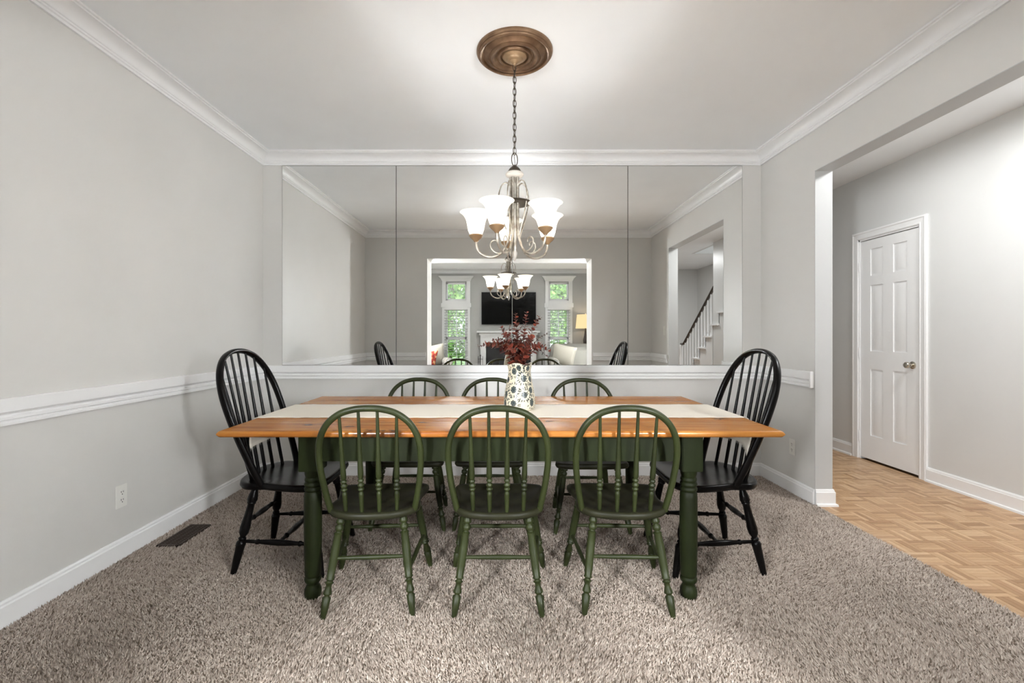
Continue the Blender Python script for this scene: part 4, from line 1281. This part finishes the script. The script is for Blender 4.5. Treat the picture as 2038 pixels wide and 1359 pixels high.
FAB = mat('sofa_linen', (0.22, 0.21, 0.185), 0.9)
_n = noise(FAB, 300, 2); bump(FAB, _n, 0, 0.3, 0.001)
CREAM = mat('cream_cushion', (0.33, 0.31, 0.265), 0.9)
FLORAL = mat('red_floral_cushion', (0.4, 0.1, 0.08), 0.9)
_n = noise(FLORAL, 14, 3)
_r = ramp(FLORAL, [(0.35, (0.16, 0.015, 0.015)), (0.5, (0.36, 0.05, 0.03)), (0.58, (0.55, 0.34, 0.12)), (0.7, (0.6, 0.5, 0.4))])
LK(FLORAL, _n, 0, _r, 0); LK(FLORAL, _r, 0, bsdf(FLORAL), 'Base Color')
DARKWOOD = mat('dark_walnut', (0.03, 0.018, 0.012), 0.35)

def cushion(name, w, h, t, m, parent=None):
    n = 14
    V, F = [], []
    for sgn in (1, -1):
        for i in range(n + 1):
            for j in range(n + 1):
                u, v = 2 * i / n - 1, 2 * j / n - 1
                e = ((1 - u * u) * (1 - v * v)) ** 0.42
                pu = 1 - 0.07 * (1 - u * u) * 0 - 0.06 * (v * v) * 0
                V.append((u * w / 2 * (1 - 0.06 * (1 - abs(v))), sgn * t / 2 * e, v * h / 2 * (1 - 0.06 * (1 - abs(u)))))
    q = (n + 1) ** 2
    for s in (0, 1):
        for i in range(n):
            for j in range(n):
                a = s * q + i * (n + 1) + j
                F.append((a, a + 1, a + n + 2, a + n + 1))
    bm = MB().add(V, F)
    return bm.obj(name, m, parent, None, 180)

def armchair(loc, rz, label):
    t = tag(empty('armchair', loc, rz), label, 'armchair', 'linen armchairs by the fireplace')
    MB().cbox(-.44, .44, -.40, .42, .12, .32, .03).obj('base', FAB, t)
    MB().cbox(-.34, .34, -.24, .44, .32, .48, .05).obj('seat_cushion', FAB, t)
    bm = MB()
    bm.rings([[(x * s, y0 + yy, z) for x, yy in ((-.5, 0), (.5, 0), (.5, .16), (-.5, .16))] for s, y0, z in ((.78, -.42, .30), (.82, -.44, .6), (.84, -.46, .85), (.80, -.465, .93), (.70, -.455, .975))])
    bm.obj('backrest', FAB, t, None, 60)
    bc_ = MB().cbox(-.34, .34, -.30, -.12, .47, .90, .06); bc_.obj('back_cushion', FAB, t, None, 60)
    for s in (-1, 1):
        a = MB()
        a.cbox(min(s * .34, s * .46), max(s * .34, s * .46), -.40, .42, .30, .60, .03)
        a.lathe([(0, .07), (.01, .085), (.80, .085), (.81, .07)], (s * .41, -.39, .62), (s * .41, 1, .62), 18)
        a.obj('arm', FAB, t)
    for sx in (-1, 1):
        for sy in (-1, 1):
            MB().lathe([(0, .018), (.10, .026), (.12, .026)], (sx * .38, sy * .34, 0.008), (sx * .38, sy * .34, 1), 10).obj('leg', DARKWOOD, t)
    return t
armchair((1.40, -1.74, 0), R(0), 'light linen armchair by the table lamp, reflected in the mirror')
armchair((-1.62, -1.85, 0), R(-22), 'light linen armchair with a floral cushion, reflected in the mirror')
c1 = tag(cushion('throw_pillow', .46, .44, .17, CREAM), 'cream knife-edge pillow on the armchair by the lamp', 'pillow', 'armchair pillows')
c1.location = (1.22, -1.78, 0.74); c1.rotation_euler = (R(-14), R(12), R(8))
c2 = tag(cushion('throw_pillow', .46, .44, .17, CREAM), 'cream pillow behind the red floral pillow', 'pillow', 'armchair pillows')
c2.location = (-1.42, -1.82, 0.74); c2.rotation_euler = (R(-14), R(-10), R(-20))
c3 = tag(cushion('throw_pillow', .40, .38, .16, FLORAL), 'red floral pillow on the armchair', 'pillow', 'armchair pillows')
c3.location = (-1.52, -1.62, 0.69); c3.rotation_euler = (R(-16), R(6), R(-26))

st_ = tag(empty('side_table', (1.79, -2.52, 0.008)), 'dark round side table carrying the lit lamp', 'side table')
MB().lathe([(0, .27), (.02, .275), (.03, .27)], (0, 0, .64), (0, 0, 2), 28).obj('table_top', DARKWOOD, st_)
MB().lathe([(0, .05), (.05, .03), (.3, .04), (.5, .025), (.62, .05), (.64, .08)], (0, 0, 0.03), (0, 0, 2), 18).obj('pedestal', DARKWOOD, st_)
for k in range(3):
    a = k * 2.094
    MB().tube(smooth_path([(0.02 * math.cos(a), 0.02 * math.sin(a), .16), (0.14 * math.cos(a), 0.14 * math.sin(a), .09), (0.25 * math.cos(a), 0.25 * math.sin(a), .018)], 5), 0.018, 8).obj('leg', DARKWOOD, st_)
lp = tag(empty('table_lamp', (1.79, -2.52, 0.679)), 'lit table lamp with cream drum shade and dark turned base', 'lamp')
MB().lathe([(0, .085), (.02, .085), (.03, .05), (.06, .035), (.10, .06), (.15, .075), (.20, .06), (.25, .03), (.30, .045), (.36, .05), (.46, .03), (.56, .018), (.60, .012), (.70, .008), (.93, .004)], (0, 0, 0), (0, 0, 1), 20).obj('lamp_base', DARKWOOD, lp)
LSH = emis('lit_lamp_shade', (1.0, 0.74, 0.40), 0.9)
MB().shell([(.215, .62), (.185, .92)], 32).obj('lamp_shade', LSH, lp)
MB().lathe([(0, .004), (.01, .012), (.025, .014), (.035, .006), (.04, .001)], (0, 0, .925), (0, 0, 2), 12).obj('finial', PALE, lp)
light('table_lamp_light', 'POINT', (0, 0, .80), P_LAMP, lp, 0.05, (1.0, 0.8, 0.55))

# ------------------------------------------------------------------ staircase, seen in the mirror
stc = tag(empty('staircase', (XH, 0, 0)), 'white staircase with dark handrail rising along the hall, reflected in the mirror', 'staircase')
RISE, RUN, Y1st = 0.19, 0.235, -1.285
SW = SX - XH
for k in range(1, 14):
    z, y = RISE * k, Y1st + RUN * (k - 1)
    MB().cbox(-0.03, SW - 0.002, y - 0.025, y + RUN + 0.005, z - 0.03, z, .004).obj('tread', DOORM, stc)
    MB().box(0.0, SW - 0.002, y, y + 0.018, z - RISE, z - 0.03).obj('riser', DOORM, stc)
sk = MB()
for k in range(1, 7):
    z, y = RISE * k, Y1st + RUN * (k - 1)
    sk.box(0.0, 0.03, y + 0.001, min(y + RUN, WALL_END - 0.002) + 0.0, 0.0, z - 0.031)
sk.obj('stringer', DOORM, stc)
hr = lambda y: 1.0 + (y + 1.05) * 0.762
bal = MB().lathe([(0, .014), (.10, .014), (.12, .018), (.14, .012), (.30, .015), (.7, .010), (1, .009)], (0, 0, 0), (0, 0, 1), 8, False).mesh('baluster', 60)
bal.materials.append(DOORM)
for k in range(1, 7):
    for q in (0.06, 0.175):
        y = Y1st + RUN * (k - 1) + q - 0.02
        if y > WALL_END - 0.03: continue
        z0 = RISE * k
        hgt = max(hr(y), 1.0) - 0.02 - z0
        o = bpy.data.objects.new('baluster', bal); C.objects.link(o); o.parent = stc
        o.location = (0.02, y, z0); o.scale = (1, 1, hgt)
HRM = mat('dark_handrail', (0.045, 0.035, 0.028), 0.3)
path = smooth_path([(0.02, -1.19, 0.985), (0.02, -1.13, 0.985), (0.02, -1.05, 1.005), (0.02, -0.95, 1.08)], 4)[:-1] + [Vector((0.02, y, hr(y))) for y in (-0.95, -0.5, 0.0, WALL_END - 0.003)]
MB().tube(path, 0.022, 12, False, ((1, 0, 0), 1.2)).obj('handrail', HRM, stc)
MB().lathe([(0, .045), (.30, .045), (.32, .03), (.36, .04), (.42, .024), (.70, .032), (.86, .022), (.90, .035), (.96, .035)], (0.02, -1.20, 0.0), (0.02, -1.20, 2), 14).obj('newel_post', DOORM, stc)

# ------------------------------------------------------------------ outdoors through the windows
LAWN = mat('lawn', (0.10, 0.20, 0.05), 0.9)
_n = noise(LAWN, 6, 4)
_r = ramp(LAWN, [(0.3, (0.06, 0.14, 0.03)), (0.7, (0.18, 0.30, 0.08))])
LK(LAWN, _n, 0, _r, 0); LK(LAWN, _r, 0, bsdf(LAWN), 'Base Color')
struct(MB().box(-14, 14, -24, YF - TW - 0.01, -0.4, -0.1).obj('ground', LAWN), 'green lawn outside the living room windows', 'ground')
BARK = mat('bark', (0.12, 0.085, 0.06), 0.9)
def foliage(name, col):
    m = mat(name, col, 0.6)
    g = N(m, 'ShaderNodeNewGeometry')
    r = ramp(m, [(0.0, tuple(c * 0.35 for c in col)), (0.5, col), (1.0, (min(1, col[0] * 1.9), min(1, col[1] * 1.5), col[2] * 1.6))])
    LK(m, g, 'Random Per Island', r, 0)
    LK(m, r, 0, bsdf(m), 'Base Color')
    return m
FOL = [foliage('spring_foliage', (0.16, 0.34, 0.06)), foliage('deep_foliage', (0.09, 0.24, 0.05))]
def tree(x, y, h, rad, m, label, seed, n=8000, low=0.12):
    r = np.random.default_rng(seed)
    t = tag(empty('garden_tree', (x, y, -0.1)), label, 'tree', 'trees outside the living room windows')
    MB().lathe([(0, .16), (.3, .11), (h * .6, .07), (h * .85, .02)], (0, 0, 0), (0.15, 0.1, 3), 10).obj('trunk', BARK, t)
    cl = r.normal(0, 1, (26, 3)); cl /= np.linalg.norm(cl, axis=1)[:, None]
    cl *= r.uniform(0.2, 1, (26, 1)) ** 0.5 * np.array((rad, rad, h * (1 - low) / 2))
    cl += (0, 0, h * (1 + low) / 2)
    P = cl[r.integers(0, 26, n)] + r.normal(0, rad * 0.22, (n, 3))
    V = np.zeros((n, 4, 3)); a = r.normal(0, 1, (n, 3)); a /= np.linalg.norm(a, axis=1)[:, None]
    b = np.cross(a, r.normal(0, 1, (n, 3))); b /= np.linalg.norm(b, axis=1)[:, None]
    s = r.uniform(.05, .10, (n, 1))
    V[:, 0] = P - a * s; V[:, 1] = P + b * s * .5; V[:, 2] = P + a * s; V[:, 3] = P - b * s * .5
    mb = MB(); mb.v = [tuple(p) for p in V.reshape(-1, 3)]; mb.f = [(4 * i, 4 * i + 1, 4 * i + 2, 4 * i + 3) for i in range(n)]
    me = bpy.data.meshes.new('crown'); me.from_pydata(mb.v, [], mb.f); me.materials.append(m)
    o = bpy.data.objects.new('crown', me); C.objects.link(o); o.parent = t
    o['kind'] = 'stuff'
tree(-1.7, -6.6, 4.6, 1.15, FOL[0], 'light green tree outside the window by the floral pillow', 1)
tree(1.7, -6.4, 4.6, 1.15, FOL[0], 'light green tree outside the window by the lamp', 2)
tree(-3.4, -12.0, 6.0, 1.6, FOL[1], 'deeper green tree standing further out past the floral pillow window', 3)
tree(3.4, -12.0, 6.0, 1.6, FOL[1], 'deeper green tree standing further out past the lamp window', 4)
